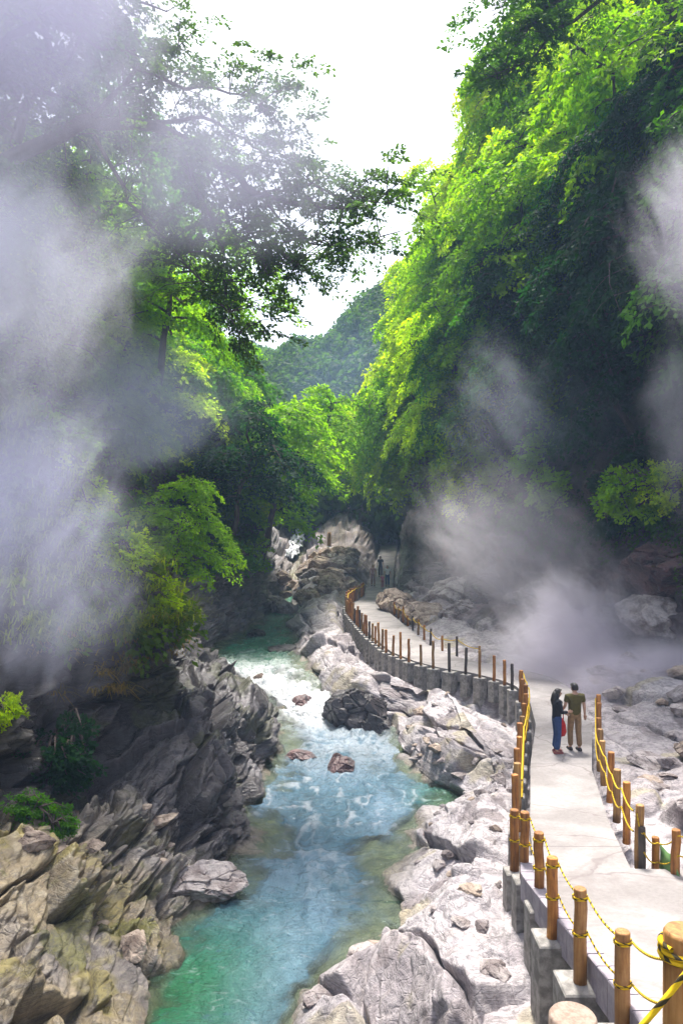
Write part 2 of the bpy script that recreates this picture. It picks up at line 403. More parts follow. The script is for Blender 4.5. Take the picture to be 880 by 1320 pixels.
    w = np.maximum(w, ((u > 5.5) & (u < 8.5)) * sstep(-1.3, -1.9, p2[:, 2] - (ZW(D) + 2.)) * .8)
    P2 = p2.reshape(NR, NC, 3)
    Q = grid_quads(NR, NC)
    c *= (1 + (r2 - .5) * (.40 - .28 * bank))[:, None] * (1 + (r3 - .5) * (.24 - .12 * bank))[:, None]
    me = np_mesh('terrain', p2, Q, smooth=True, attrs={'wet': w}, cols={'col': np.clip(c, 0, .8)})
    o = link('terrain', me, M['rock']); tag(o, kind='structure')
    return P2, normals(P2)
PT, NTR = build_canyon()

def surf(D, u):
    """point and outward direction of the built terrain at distance D and strip u (u counts the section's knots)"""
    i = int(np.clip(np.searchsorted(Drows, D), 1, NR - 2))
    s = int(min(u, len(ncol) - 1e-6)); j = int(np.clip(seg0[s] + (u - s) * ncol[s], 1, NC - 2))
    return Vector(PT[i, j]), Vector(NTR[i, j])
def ground_z(x, D):
    i = int(np.clip(np.searchsorted(Drows, D), 1, NR - 2))
    row = PT[i]; k = np.argsort(np.abs(row[:, 0] - x))[:12]
    return float(row[k, 2].max())

# ------------------------------------------------------------------ river
def build_water():
    rows = np.concatenate([np.arange(3, 11, .3), 11 * np.exp(np.linspace(0, math.log(66 / 11), 700))]); nc = 260
    t = np.linspace(0, 1, nc)[None, :]
    a = (wl(rows) - 1.6)[:, None]; b = (wr(rows) + np.where((rows > 30) | (rows < 16), 1.3, 1.8))[:, None]
    X = lerp(a, b, t); Y = np.repeat(rows[:, None], nc, 1)
    Z = np.repeat(ZW(rows)[:, None], nc, 1)
    p = np.stack([X, Y, Z], -1).reshape(-1, 3).astype(np.float32)
    D = p[:, 1]
    rap = sstep(26.5, 30, D) * sstep(42, 34, D)
    rap2 = sstep(22.5, 27.5, D) * sstep(42, 34, D)
    w = p[:, :2].copy(); w = np.stack([w[:, 0] + (vnoise(p * .9, 2) - .5) * .8, w[:, 1] * .62 + (vnoise(p * .8, 4) - .5) * .8, np.zeros(len(p), np.float32)], -1).astype(np.float32)
    r1 = 1 - np.abs(2 * vnoise(w * 1.6, 3) - 1); r2 = 1 - np.abs(2 * vnoise(w * 3.7, 6) - 1); r3 = vnoise(w * 9, 8)
    r4 = 1 - np.abs(2 * vnoise(w * np.array([5., 11., 1.], np.float32), 14) - 1)
    h = (r1 - .5) * .045 + (r2 - .5) * .040 + (r3 - .5) * .024 + (r4 - .5) * .032
    h *= .7 + 1.0 * sstep(12, 20, D) * sstep(60, 45, D)
    wh = np.stack([p[:, 0] * 1.1, p[:, 1] * .9, p[:, 2] * 0], -1).astype(np.float32)
    h += rap * ((fbm(wh * 1.3, 12, 4) - .45) * .55 + (r2 - .5) * .09)
    p[:, 2] += h
    # depth under each vertex
    bed = np.zeros(len(p), np.float32)
    P = p.reshape(len(rows), nc, 3)
    for i, Dr in enumerate(rows):
        k = int(np.clip(np.searchsorted(Drows, Dr), 1, NR - 1))
        sec = PT[k, seg0[4]:seg0[11]]
        o = np.argsort(sec[:, 0])
        bed[i * nc:(i + 1) * nc] = np.interp(P[i, :, 0], sec[o, 0], sec[o, 2])
    depth = np.clip(p[:, 2] - bed, 0, 3)
    foam = rap2 * (.35 + .65 * sstep(28, 30, D)) * sstep(.24, .46, fbm(wh * 1.1, 31, 4) * .55 + r2 * .3 + .16 * rap)
    foam = np.maximum(foam, rap * .35)
    foam = np.maximum(foam, .35 * sstep(.78, .95, r1 * .6 + r2 * .4) * sstep(14, 22, D) * sstep(48, 40, D))
    green = np.exp(-(((p[:, 0] + 2.9) / 1.5) ** 2 + ((D - 12.8) / 2.4) ** 2)) + .8 * sstep(33, 39, D) + .9 * np.exp(-(((p[:, 0] - 3.0) / .8) ** 2 + ((D - 21.6) / 1.7) ** 2))
    me = np_mesh('river', p, grid_quads(len(rows), nc), True, attrs={'depth': depth, 'foam': foam, 'green': np.clip(green, 0, 1)})
    t = NT('river water')
    pos = t.n('NewGeometry').outputs['Position']
    dep = t.attr('depth').outputs['Fac']; fo = t.attr('foam').outputs['Fac']; gr = t.attr('green').outputs['Fac']
    sv = t.scalevec(pos, (1.0, .6, 1.))
    n1 = t.noise(sv, 3.6, 6, .62, 1.0); n2 = t.noise(t.scalevec(pos, (1., 1.9, 1.)), 8., 4, .6, 1.2)
    n0 = t.noise(t.scalevec(pos, (.5, .3, 1)), 1., 3, .5, .5)
    c = t.mix(t.rangev(n0, .38, .62), (.06, .15, .215), (.155, .265, .36))
    c = t.mix(t.math('MULTIPLY', gr, .92), c, (.002, .20, .045))
    c = t.mix(t.rangev(dep, .35, .05, 0, .55), c, (.34, .36, .24))
    fn = t.noise(pos, 5., 6, .7, .5)
    fm = t.math('MULTIPLY', fo, t.rangev(fn, .28, .52))
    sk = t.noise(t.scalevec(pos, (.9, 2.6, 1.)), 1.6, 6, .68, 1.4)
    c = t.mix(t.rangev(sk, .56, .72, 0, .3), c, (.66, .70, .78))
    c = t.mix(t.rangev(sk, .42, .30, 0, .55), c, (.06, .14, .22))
    c = t.mix(fm, c, (.82, .83, .86))
    b = t.bump(n1, 1., .24); b = t.bump(n2, 1., .06, b)
    rough = t.math('ADD', t.math('MULTIPLY', fm, .5), .07)
    p_ = t.bsdf(Base_Color=c, Roughness=rough, IOR=1.45, Specular_IOR_Level=1., Normal=b)
    tr = t.n('BsdfTransparent', {'Color': (.80, .92, .84)})
    sh = t.n('MixShader', {0: t.rangev(dep, .0, .5, .15, 1.), 1: tr.outputs[0], 2: p_.outputs[0]})
    o = link('river', me, t.done(sh.outputs[0])); tag(o, kind='structure')
build_water()

# ------------------------------------------------------------------ tubes, boxes
def frame_of(d):
    d = d.normalized(); a = Vector((0, 0, 1)) if abs(d.z) < .9 else Vector((1, 0, 0))
    u = d.cross(a).normalized(); return u, u.cross(d)

class MB:
    def __init__(s): s.v = []; s.f = []
    def tube(s, pts, rad, n=8, caps=True):
        pts = [Vector(p) for p in pts]; base = len(s.v)
        if not hasattr(rad, '__len__'): rad = [rad] * len(pts)
        for i, p in enumerate(pts):
            d = (pts[min(i + 1, len(pts) - 1)] - pts[max(i - 1, 0)])
            u, w = frame_of(d)
            for k in range(n):
                a = 2 * math.pi * k / n
                s.v.append(p + (u * math.cos(a) + w * math.sin(a)) * rad[i])
        for i in range(len(pts) - 1):
            for k in range(n):
                k2 = (k + 1) % n
                s.f.append((base + i * n + k, base + i * n + k2, base + (i + 1) * n + k2, base + (i + 1) * n + k))
        if caps:
            s.f.append(tuple(base + k for k in reversed(range(n))))
            e = base + (len(pts) - 1) * n
            s.f.append(tuple(e + k for k in range(n)))
    def box(s, c, h, bev=.0, rz=0.):
        """chamfered box, half sizes h"""
        b = len(s.v); R = Matrix.Rotation(rz, 3, 'Z'); c = Vector(c)
        zs = [(-h[2], 0), (h[2] - bev, 0), (h[2], bev)] if bev else [(-h[2], 0), (h[2], 0)]
        for z, ins in zs:
            for sx, sy in ((-1, -1), (1, -1), (1, 1), (-1, 1)):
                s.v.append(c + R @ Vector((sx * (h[0] - ins), sy * (h[1] - ins), z)))
        m = len(zs)
        for i in range(m - 1):
            for k in range(4):
                k2 = (k + 1) % 4
                s.f.append((b + i * 4 + k, b + i * 4 + k2, b + i * 4 + 4 + k2, b + i * 4 + 4 + k))
        s.f.append((b + 3, b + 2, b + 1, b)); e = b + (m - 1) * 4; s.f.append((e, e + 1, e + 2, e + 3))
    def mesh(s, name, smooth=False, angle=None):
        me = bpy.data.meshes.new(name); me.from_pydata([tuple(v) for v in s.v], [], s.f); me.update()
        if smooth:
            for p in me.polygons: p.use_smooth = len(p.vertices) <= 4
        return me
    def build(s, name, mat, parent=None, loc=None, smooth=False):
        return link(name, s.mesh(name, smooth), mat, parent, loc)

# ------------------------------------------------------------------ walkway
def build_walkway():
    rows = np.unique(np.concatenate([np.arange(-4, 17.5, .25), [11.85, 11.95, 12.97, 12.985, 13.01, 13.025], np.arange(17.5, 25.5, .04), np.arange(25.5, 36, .15), np.arange(36, 84, .5)]))
    cols = np.array([0, .0, .12, .3, .5, .7, .88, 1., 1.])
    xl, xr, z = XL(rows), XR(rows), ZP(rows)
    rib = sstep(18.3, 19, rows) * sstep(25.2, 24.5, rows) * .022 * np.abs(np.mod(rows / .42, 1) - .0) ** .7 * 1.7
    V = []
    for i in range(len(rows)):
        for j, cf in enumerate(cols):
            zz = z[i] + (rib[i] if 0 < j < 8 else 0) + .02 * math.sin(rows[i] * 1.3) * (cf - .5) * .3
            if j in (0, 8): zz = z[i] - .42
            V.append((lerp(xl[i], xr[i], cf), rows[i], zz))
    nr, nc = len(rows), len(cols)
    gv = sstep(18.3, 18.5, rows) * sstep(25.2, 25., rows) * (np.mod(rows / .42, 1) < .14)
    gv = np.maximum(gv, (rows > 12.98) & (rows < 13.02))
    me = np_mesh('path', np.array(V), grid_quads(nr, nc), False, attrs={'groove': np.repeat(gv, nc)})
    t = NT('path concrete')
    pos = t.n('NewGeometry').outputs['Position']
    n1 = t.noise(pos, .8, 6, .6, .3); n2 = t.noise(pos, 14, 5, .7); n3 = t.noise(t.scalevec(pos, (1, .35, 1)), 2.2, 5, .65)
    c = t.mix(t.rangev(n1, .35, .62), (.23, .21, .205), (.325, .30, .295))
    c = t.mix(t.rangev(n3, .60, .74, 0, .45), c, (.36, .31, .29))
    c = t.mix(1., c, t.ramp(n2, [(.3, (.84, .84, .84)), (.6, (1.04, 1.04, 1.04))]), 'MULTIPLY')
    vo = t.n('TexVoronoi', {'Scale': .33}, feature='DISTANCE_TO_EDGE')
    t.set(vo.inputs['Vector'], t.n('VectorMath', {0: pos, 1: t.n('TexNoise', {'Scale': .9, 'Vector': pos, 'Detail': 5.}).outputs[1]}, operation='ADD').outputs[0])
    c = t.mix(t.rangev(vo.outputs[0], .012, .0, 0, .7), c, (.16, .13, .13))
    n4 = t.noise(pos, .45, 7, .7, 1.)
    c = t.mix(t.rangev(n4, .55, .62, 0, .45), c, (.19, .165, .16))
    c = t.mix(t.math('MULTIPLY', t.attr('groove').outputs['Fac'], .6), c, (.12, .10, .10))
    o = link('path', me, t.done(t.bsdf(Base_Color=c, Roughness=.85, Normal=t.bump(n2, .3, .012)))); tag(o, kind='structure')
    # kerb of laid blocks along the river edge
    m = MB()
    D = 4.0
    while D < 12.0:
        D2 = D + .36; xa, xb = XL(D), XL(D2); za, zb = ZP(D), ZP(D2); g = .008
        b = len(m.v)
        for (x, y, z_) in ((xa, D + g, za), (xb, D2 - g, zb)):
            for dx, dz in ((-.20, -.30), (-.003, -.30), (-.003, .085), (-.012, .095), (-.188, .095), (-.20, .085)):
                m.v.append(Vector((x + dx, y, z_ + dz)))
        for k in range(6):
            k2 = (k + 1) % 6; m.f.append((b + k, b + k2, b + 6 + k2, b + 6 + k))
        m.f.append(tuple(b + k for k in reversed(range(6)))); m.f.append(tuple(b + 6 + k for k in range(6)))
        D = D2
    k = m.build('kerb', mat_simple('grey kerb block', (.27, .24, .28), (.40, .36, .40), 5, .85, .3, .01)); tag(k, kind='structure')
build_walkway()

# ------------------------------------------------------------------ fences
def rope_mat(name, c1, c2, freq):
    t = NT(name)
    s_ = t.attr('twist').outputs['Fac']
    f = t.math('FRACT', t.math('MULTIPLY', s_, freq))
    c = t.mix(t.rangev(f, .62, .72), c1, c2)
    return t.done(t.bsdf(Base_Color=c, Roughness=.85, Specular_IOR_Level=.2, Normal=t.bump(t.math('SINE', t.math('MULTIPLY', s_, freq * 6.283)), .5, .006)))
M['rope'] = rope_mat('yellow rope with black strand', (.72, .47, .015), (.05, .04, .02), 9.)
M['rope_far'] = rope_mat('yellow rope', (.68, .46, .02), (.35, .22, .02), 14.)

def rope(pts, r, mat, parent, name='rope', n=6):
    V = []; A = []; s_ = 0
    pts = [Vector(p) for p in pts]
    for i, p in enumerate(pts):
        if i: s_ += (p - pts[i - 1]).length
        d = pts[min(i + 1, len(pts) - 1)] - pts[max(i - 1, 0)]; u, w = frame_of(d)
        for k in range(n):
            a = 2 * math.pi * k / n
            V.append(p + (u * math.cos(a) + w * math.sin(a)) * r); A.append(s_ + .11 * k / n)
    Q = [(i * n + k, i * n + (k + 1) % n, (i + 1) * n + (k + 1) % n, (i + 1) * n + k) for i in range(len(pts) - 1) for k in range(n)]
    me = np_mesh(name, np.array(V), np.array(Q), True, attrs={'twist': np.array(A)})
    return link(name, me, mat, parent)

def sag(a, b, dip, n=10):
    a, b = Vector(a), Vector(b)
    return [a.lerp(b, k / n) - Vector((0, 0, dip * 4 * (k / n) * (1 - k / n))) for k in range(n + 1)]

def coil(c, r, turns=2.2, pitch=.028, n=14):
    N = int(turns * n)
    return [Vector((c[0] + r * math.cos(2 * math.pi * k / n), c[1] + r * math.sin(2 * math.pi * k / n), c[2] + pitch * k / n)) for k in range(N + 1)]

post_meshes = {}
def post_mesh(h, r, seed=0):
    key = (round(h, 2), round(r, 3), seed)
    if key not in post_meshes:
        m = MB(); R = random.Random(seed)
        n = 16; zs = [0, .25 * h, .55 * h, .8 * h, h - .012, h]
        pts = [Vector((R.uniform(-.012, .012) * (0 < i < 4), R.uniform(-.012, .012) * (0 < i < 4), z)) for i, z in enumerate(zs)]
        m.tube(pts, [r * 1.03, r * R.uniform(.97, 1.03), r * R.uniform(.96, 1.02), r * .98, r * .97, r * .86], n)
        post_meshes[key] = m.mesh('post', True)
    return post_meshes[key]

def fence(name, label, loc, group=None):
    f = empty(name, loc); tag(f, label, 'fence', group); return f

def add_post(f, base, h, r, mat, foot_h=0., foot_w=.2, rz=0., lean=(0, 0), cap=True):
    sd = random.randrange(6)
    key = post_mesh(h, r, sd)
    me = key.copy() if len(key.materials) and key.materials[0] != mat else key
    p = link('post', me, mat, f); p.location = Vector(base) - f.location; p.rotation_euler = (lean[0], lean[1], random.uniform(0, 6))
    if foot_h:
        m = MB(); m.box((0, 0, -foot_h / 2 + .02), (foot_w, foot_w * 1.05, foot_h / 2), .018, rz)
        b = m.build('footing', M['concrete_block'], f); b.location = Vector(base) - f.location
    return p

def path_dir(fn, D):
    d = Vector((fn(D + .2) - fn(D - .2), .4)); return math.atan2(d.y, d.x) - math.pi / 2

# near river-side fence: tall footings stepping up towards the stairs
fA = fence('rope_fence', 'orange log posts on tall concrete blocks at the near corner of the walkway', (2.8, 10, .6))
nearp = [(2.66, 7.35, 1.03, 1.05, .072, .55, .25), (2.64, 8.6, .82, 1.06, .072, .75, .235), (2.66, 9.8, .66, 1.03, .072, 1.05, .22), (2.77, 10.9, .5, 1.05, .070, 1.35, .17), (2.83, 12., .36, 1.05, .073, 1.55, .17), (2.86, 12.85, .10, 1.02, .075, 1.3, .16)]
for (x, y, z, h, r, fh, fw) in nearp:
    add_post(fA, (x, y, z), h, r, M['wood'] if y > 9 else M['wood_gold'], fh, fw)
tops = [Vector((x, y, z + h)) for (x, y, z, h, r, fh, fw) in nearp]
thick = Vector((1.765, 4.0, 2.75))
def ropes_near(dz, dip):
    seq = [Vector((thick.x, thick.y, thick.z + 1.14 + (dz if dz > -.2 else dz * .7)))] + [t + Vector((0, 0, dz)) for t in tops[:5]]
    for a, b in zip(seq, seq[1:]):
        rope(sag(a + Vector((.085, 0, 0)), b + Vector((.085, 0, 0)), dip), .011, M['rope'], fA).location = -fA.location
ropes_near(-.10, .10); ropes_near(-.50, .10)
for t_ in tops:
    for dz in (-.12, -.52):
        rope(coil(t_ + Vector((0, 0, dz)), .079, 2.1, .02), .009, M['rope'], fA).location = -fA.location

fH = fence('rope_post', 'thick tan log post wrapped with yellow and black rope at the bottom right corner', thick)
tag(fH, cat='post')
pm = MB(); pm.tube([(0, 0, 0), (0, 0, .6), (0, 0, 1.125), (0, 0, 1.145)], [.106, .104, .102, .09], 28); pm.build('post', M['wood_gold'], fH, smooth=True)
rope(coil((0, 0, 1.0), .116, 2.6, .03, 20), .015, M['rope'], fH, n=8)
# rope running from the post to the stair post below the picture
a_, b_ = Vector((1.40, 2.75, 4.52)), Vector((.93, 2.55, 4.10))
for (x, y, z) in ((1.46, 2.8, 3.5), (.86, 2.5, 3.2)):
    pass
fS = fence('rope_fence', 'thick yellow and black twisted rope slung low across the bottom right corner', (1.2, 2.6, 3.3)); 
for (x, y, z, h) in ((1.32, 2.62, 3.6, 1.12), (.79, 2.58, 3.2, 1.06)):
    add_post(fS, (x, y, z), h, .08, M['wood_tan'])
rope(sag((1.24, 2.6, 4.62), (.86, 2.58, 4.20), .02, 16), .010, M['rope'], fS, n=8).location = -fS.location

def run_fence(f, fn, off, D0, D1, step, h, r, mats, foot_h=0., foot_w=.17, ropes=(), rr=.016, dip=.05, dz=0., jit=.03, zrise=None, rope_m=None, side=.09, foot_top=None):
    """posts at even steps along a walkway edge"""
    pts = []; D = D0; acc = 0; prev = Vector((fn(D) + off, D)); pts.append(D)
    while D < D1:
        D += .02; q = Vector((fn(D) + off, D)); acc += (q - prev).length; prev = q
        if acc >= step: pts.append(D); acc = 0
    tp = []
    for i, D in enumerate(pts):
        hh = h + random.uniform(-jit, jit) * 2
        # keep the post beside the edge, along its normal
        dn = path_dir(fn, D); x = fn(D) + off * math.cos(dn); y = D + off * math.sin(dn)
        b = Vector((x, y, float(ZP(D)) + dz))
        add_post(f, b, hh, r * random.uniform(.94, 1.06), random.choice(mats), foot_h * random.uniform(.75, 1.2) if foot_h else 0, foot_w * random.uniform(.72, 1.1), dn, (random.uniform(-.03, .03), random.uniform(-.03, .03)))
        tp.append(b + Vector((0, 0, hh)))
    for rz in ropes:
        for a, b in zip(tp, tp[1:]):
            s = Vector((side, 0, -rz)); rope(sag(a + s, b + s, dip * random.uniform(.5, 1.5), 6), rr, rope_m or M['rope_far'], f, n=5).location = -f.location
    return tp

fB = fence('rope_fence', 'row of orange log posts with two bright yellow ropes left of the couple', (3.6, 15, 0))
run_fence(fB, XL, -.24, 13.9, 25.6, 1.12, 1.02, .068, [M['wood'], M['wood'], M['wood_tan']], 1.15, .16, ropes=(.1, .42), rr=.021, dip=.05, dz=-.06)
fC = fence('post_fence', 'long curving row of weathered log posts on concrete footings above the rapids', (3., 33, 0))
run_fence(fC, XL, -.22, 26.6, 46.6, .74, .98, .056, [M['wood_tan'], M['wood'], M['wood_gold'], M['wood_gold'], M['wood'], M['wood_dark']], .95, .19, dz=-.06, jit=.08)
fD = fence('post_fence', 'short golden row of close set log posts where the far walkway bends', (1., 50, 0))
run_fence(fD, XL, -.2, 47.2, 56.4, .82, .98, .075, [M['wood'], M['wood_tan']], .75, .22, ropes=(.12,), rr=.03, dz=-.05)
fE = fence('rope_fence', 'orange log posts with yellow ropes along the right edge beside the man', (6, 16, 0))
run_fence(fE, XR, .17, 12.25, 22.4, 1.22, 1.02, .068, [M['wood'], M['wood_tan'], M['wood']], 0, ropes=(.1, .42), rr=.015, dip=.09, dz=-.08, side=-.09)
fF = fence('post_fence', 'low weathered posts with drooping rope along the inner side of the far bend', (4, 38, 0))
run_fence(fF, XR, .2, 31.4, 47.5, 1.5, .72, .055, [M['wood_tan'], M['wood'], M['wood_dark']], 0, ropes=(.12,), rr=.018, dip=.12, dz=-.08, side=0., jit=.08)
fG = fence('rope_fence', 'short stretch of roped posts where a side path leaves to the right', (4.9, 12, .5))
gp = [(4.68, 12.1, .42, .72, .055, 'wood_dark'), (4.93, 12.2, .42, .52, .06, 'wood'), (5.06, 11.75, .42, .82, .068, 'wood'), (5.9, 11.6, .45, .85, .068, 'wood_tan')]
for (x, y, z, h, r, m_) in gp: add_post(fG, (x, y, z), h, r, M[m_])
gt = [Vector((x, y, z + h)) for (x, y, z, h, r, m_) in gp]
for a, b in ((0, 1), (1, 2), (2, 3)):
    for dz in (.06, .36): rope(sag(gt[a] - Vector((0, .08, dz)), gt[b] - Vector((0, .08, dz)), .07), .011, M['rope_far'], fG).location = -fG.location
rope(sag(Vector((4.62, 12.15, 1.33)), gt[0] - Vector((0, .08, .06)), .12), .011, M['rope_far'], fG).location = -fG.location
# green sheet tied between the posts
m = MB()
for k in range(7):
    a = k / 6
    top = Vector((4.97, 12.13, .86)).lerp(Vector((5.03, 11.82, .84)), a); bot = Vector((4.95, 12.12, .50)).lerp(Vector((5.05, 11.55, .50)), a)
    for q in range(4):
        p = top.lerp(bot, q / 3) + Vector((.015 * math.sin(5 * a + q), 0, -.04 * math.sin(math.pi * a))); m.v += [p]
for k in range(6):
    for q in range(3): m.f.append((k * 4 + q, k * 4 + q + 1, k * 4 + q + 5, k * 4 + q + 4))
gs = m.build('tarpaulin', mat_simple('green tarp', (.10, .22, .07), (.16, .28, .10), 8, .7, .2, .01), smooth=True)
gs.modifiers.new('thick', 'SOLIDIFY').thickness = .006
tag(gs, 'small green sheet hanging from the rope between two posts at the side path', 'tarpaulin')
# round log top at the bottom edge
lg = MB(); lg.tube([(0, 0, 0), (0, 0, 1.5), (0, 0, 1.98), (0, 0, 2.0)], [.205, .2, .195, .18], 28)
o = lg.build('log_post', mat_simple('pale cut log', (.24, .17, .13), (.36, .27, .22), 7, .8, .4, .02, (3, 3, .6)), loc=(1.92, 6.45, -.13), smooth=True)
tag(o, 'pale round log end standing beside the nearest concrete footings', 'post')

# ------------------------------------------------------------------ boulders
def boulder_mesh(name, seed, planes=15, sub=48, rough=.06):
    R = np.random.default_rng(seed)
    # cube sphere
    V = []; Q = []
    for ax in range(3):
        for sgn in (-1, 1):
            t = np.linspace(-1, 1, sub); a, b = np.meshgrid(t, t, indexing='ij')
            P = np.zeros((sub, sub, 3)); P[..., ax] = sgn; P[..., (ax + 1) % 3] = a; P[..., (ax + 2) % 3] = b
            q = grid_quads(sub, sub) + len(V) * sub * sub
            if sgn < 0: q = q[:, ::-1]
            Q.append(q); V.append(P.reshape(-1, 3))
    V = np.concatenate(V); Q = np.concatenate(Q)
    V /= np.linalg.norm(V, axis=1, keepdims=True)
    n = R.normal(size=(planes, 3)); n /= np.linalg.norm(n, axis=1, keepdims=True); h = R.uniform(.62, 1.0, planes)
    dots = V @ n.T
    r = np.where(dots > .05, h / np.maximum(dots, .05), 9).min(1)
    r = np.minimum(r, 1.25)
    p = (V * r[:, None]).astype(np.float32)
    g, e, rr = facets(p / .55 + seed, seed); g2, e2, _ = facets(p / .22 + seed, seed + 5)
    r2 = 1 + g * rough * 1.2 + g2 * rough * .5 - .05 * (1 - sstep(0, .1, e)) + (fbm(p * 3, seed, 3) - .5) * rough
    p = p * r2[:, None]
    me = np_mesh(name, p, Q, False)
    bm_fix(me); return me
def bm_fix(me):
    import bmesh
    bm = bmesh.new(); bm.from_mesh(me); bmesh.ops.remove_doubles(bm, verts=bm.verts, dist=1e-4); bmesh.ops.recalc_face_normals(bm, faces=bm.faces); bm.to_mesh(me); bm.free()
BM = {}
def bmesh_for(mat, k):
    key = (mat, k % 5)
    if key not in BM:
        me = boulder_mesh('boulder', 100 + k % 5, 13 + (k % 5) * 2, 40)
        me.materials.append(M[mat]); BM[key] = me
    return BM[key]
def boulder(loc, sc, mat, k, label, group=None, rz=None, name='boulder', cat='boulder'):
    o = link(name, bmesh_for(mat, k)); o.location = loc
    o.scale = sc; o.rotation_euler = (random.uniform(-.25, .25), random.uniform(-.25, .25), random.uniform(0, 6.28) if rz is None else rz)
    return tag(o, label, cat, group)
boulder((.75, 29.3, -1.55), (1.45, 1.15, 1.0), 'boulder_dark', 1, 'large dark wet boulder with rapids pouring past its left side', rz=.2)
boulder(at(437, 990, 24.4), (.62, .5, .36), 'boulder_red', 2, 'flat reddish boulder lying in the pool below the rapids')
boulder(at(388, 975, 25.6), (.5, .4, .28), 'boulder_red', 3, 'low dark red rock breaking the water left of the flat one')
boulder(at(387, 912, 31.6), (.62, .5, .42), 'boulder_red', 4, 'reddish rock half covered by white water in the rapids')
boulder(at(338, 882, 35.2), (.85, .6, .42), 'boulder_tan', 0, 'flat tan rock in the upper rapids near the left bank')
boulder(at(392, 888, 34.6), (.36, .3, .3), 'boulder_dark', 2, 'small dark rock in the middle of the upper rapids')
boulder(at(372, 838, 41.5), (1.0, .8, .4), 'boulder_dark', 3, 'dark flat rock at the right side of the green pool above the rapids')
boulder(at(330, 822, 46), (1.0, .7, .5), 'boulder_dark', 4, 'dark rock at the left edge of the green upper pool')
boulder(at(275, 862, 37.), (.7, .5, .4), 'boulder_dark', 0, 'small black rock against the left bank above the rapids')
boulder(at(333, 955, 27.2), (.85, 1.2, 1.25), 'boulder_dark', 1, 'tall black rounded boulder at the left edge of the rapids', rz=.5)
boulder(at(250, 1140, 16.4), (1.0, .75, .42), 'boulder_pale', 2, 'smooth pale grey slab at the left waterline of the near pool', rz=.4)
# heap at the far end
R = random.Random(5)
for i in range(46):
    D = R.uniform(55, 69); x = R.uniform(-5, 1.8) + (D - 60) * .05
    if x > float(XL(D)) - .8: x = float(XL(D)) - R.uniform(.8, 1.8)
    z = ground_z(x, D); s = R.uniform(.4, .95)
    boulder((x, D, z + .15 * s), (s * R.uniform(.9, 1.3), s, s * R.uniform(.55, .8)), 'boulder_tan' if R.random() < .65 else 'boulder_pale', i, 'pale tan boulder in the heap at the head of the river', 'boulders heaped at the head of the river', name='boulder')
# rocks beside the far path, right
for i, (x, y, D, s, m_) in enumerate([(512, 782, 48, 1.3, 'boulder_tan'), (548, 796, 43.5, 1.5, 'boulder_tan'), (590, 775, 46, 2.0, 'boulder_pale'), (575, 745, 52, 1.9, 'boulder_dark'), (615, 800, 42, 1.5, 'boulder_pale'), (640, 768, 44, 2.0, 'boulder_dark'), (530, 752, 55, 1.3, 'boulder_dark'),
                                     (850, 735, 31, 1.5, 'boulder_red'), (800, 800, 33, 1.6, 'boulder_dark'), (855, 800, 30.5, 1.3, 'boulder_pale'), (700, 780, 40, 1.7, 'boulder_pale'), (740, 800, 37, 1.2, 'boulder_dark')]):
    lab = ['tan boulder on the inner side of the far walkway bend', 'squat tan boulder behind the low far posts', 'big pale angular boulder above the low far posts', 'dark boulder on the slope right of the distant walkers', 'pale boulder at the left edge of the middle steam', 'dark block of rock rising behind the left edge of the steam', 'small dark boulder nearest the distant walkers',
           'large purple brown boulder high at the right edge', 'dark rock to the right of the steam column', 'pale boulder low at the right edge under the cliff', 'pale boulder seen through the steam', 'dark boulder seen through the steam behind the couple'][i]
    boulder(at(x, y, D), (s * 1.2, s, s * .7), m_, i, lab)
# loose stones on the banks
for i in range(60):
    D = R.uniform(10, 28); u = R.uniform(8.1, 11)
    p, n = surf(D, u); s = R.choice([.07, .09, .12, .16, .22])
    if abs(p.x - float(XL(D))) < .5 and p.x > float(XL(D)) - .3: continue
    boulder(p + n * .03, (s * R.uniform(1, 1.5), s, s * .6), R.choice(['boulder_pale', 'boulder_pale', 'boulder_tan']), i, 'loose pale stone on the bleached rock between river and walkway', 'loose stones on the bleached right bank', name='rock', cat='rock')
for i in range(50):
    D = R.uniform(12, 29); u = R.uniform(14.3, 15.9)
    p, n = surf(D, u); s = R.choice([.12, .2, .3, .45])
    if p.x < float(XR(D)) + .8: continue
    boulder(p + n * .03, (s * R.uniform(1, 1.5), s, s * .6), R.choice(['boulder_pale', 'boulder_pale', 'boulder_tan']), i, 'loose pale stone on the ground right of the walkway', 'loose stones right of the walkway', name='rock', cat='rock')
for i in range(16):
    D = R.uniform(11.5, 17); u = R.uniform(3., 5.9)
    p, n = surf(D, u); s = R.choice([.1, .14, .2, .28])
    boulder(p + n * .02, (s * R.uniform(1, 1.5), s, s * .65), 'boulder_tan', i, 'loose tan rock on the near left bank', 'loose rocks on the near left bank', name='rock', cat='rock')

# ------------------------------------------------------------------ foliage
def leaf_quads(pos, axis, nrm, ln, wd):
    """one four-cornered leaf per row"""
    axis = axis / (np.linalg.norm(axis, axis=1, keepdims=True) + 1e-9)
    side = np.cross(nrm, axis); side /= (np.linalg.norm(side, axis=1, keepdims=True) + 1e-9)
    up = np.cross(axis, side)
    l = ln[:, None]; w = wd[:, None]
    V = np.stack([pos, pos + axis * l * .48 + side * w * .5 + up * l * .05, pos + axis * l, pos + axis * l * .48 - side * w * .5 + up * l * .05], 1).reshape(-1, 3)
    Q = np.arange(len(pos) * 4).reshape(-1, 4)
    return V, Q

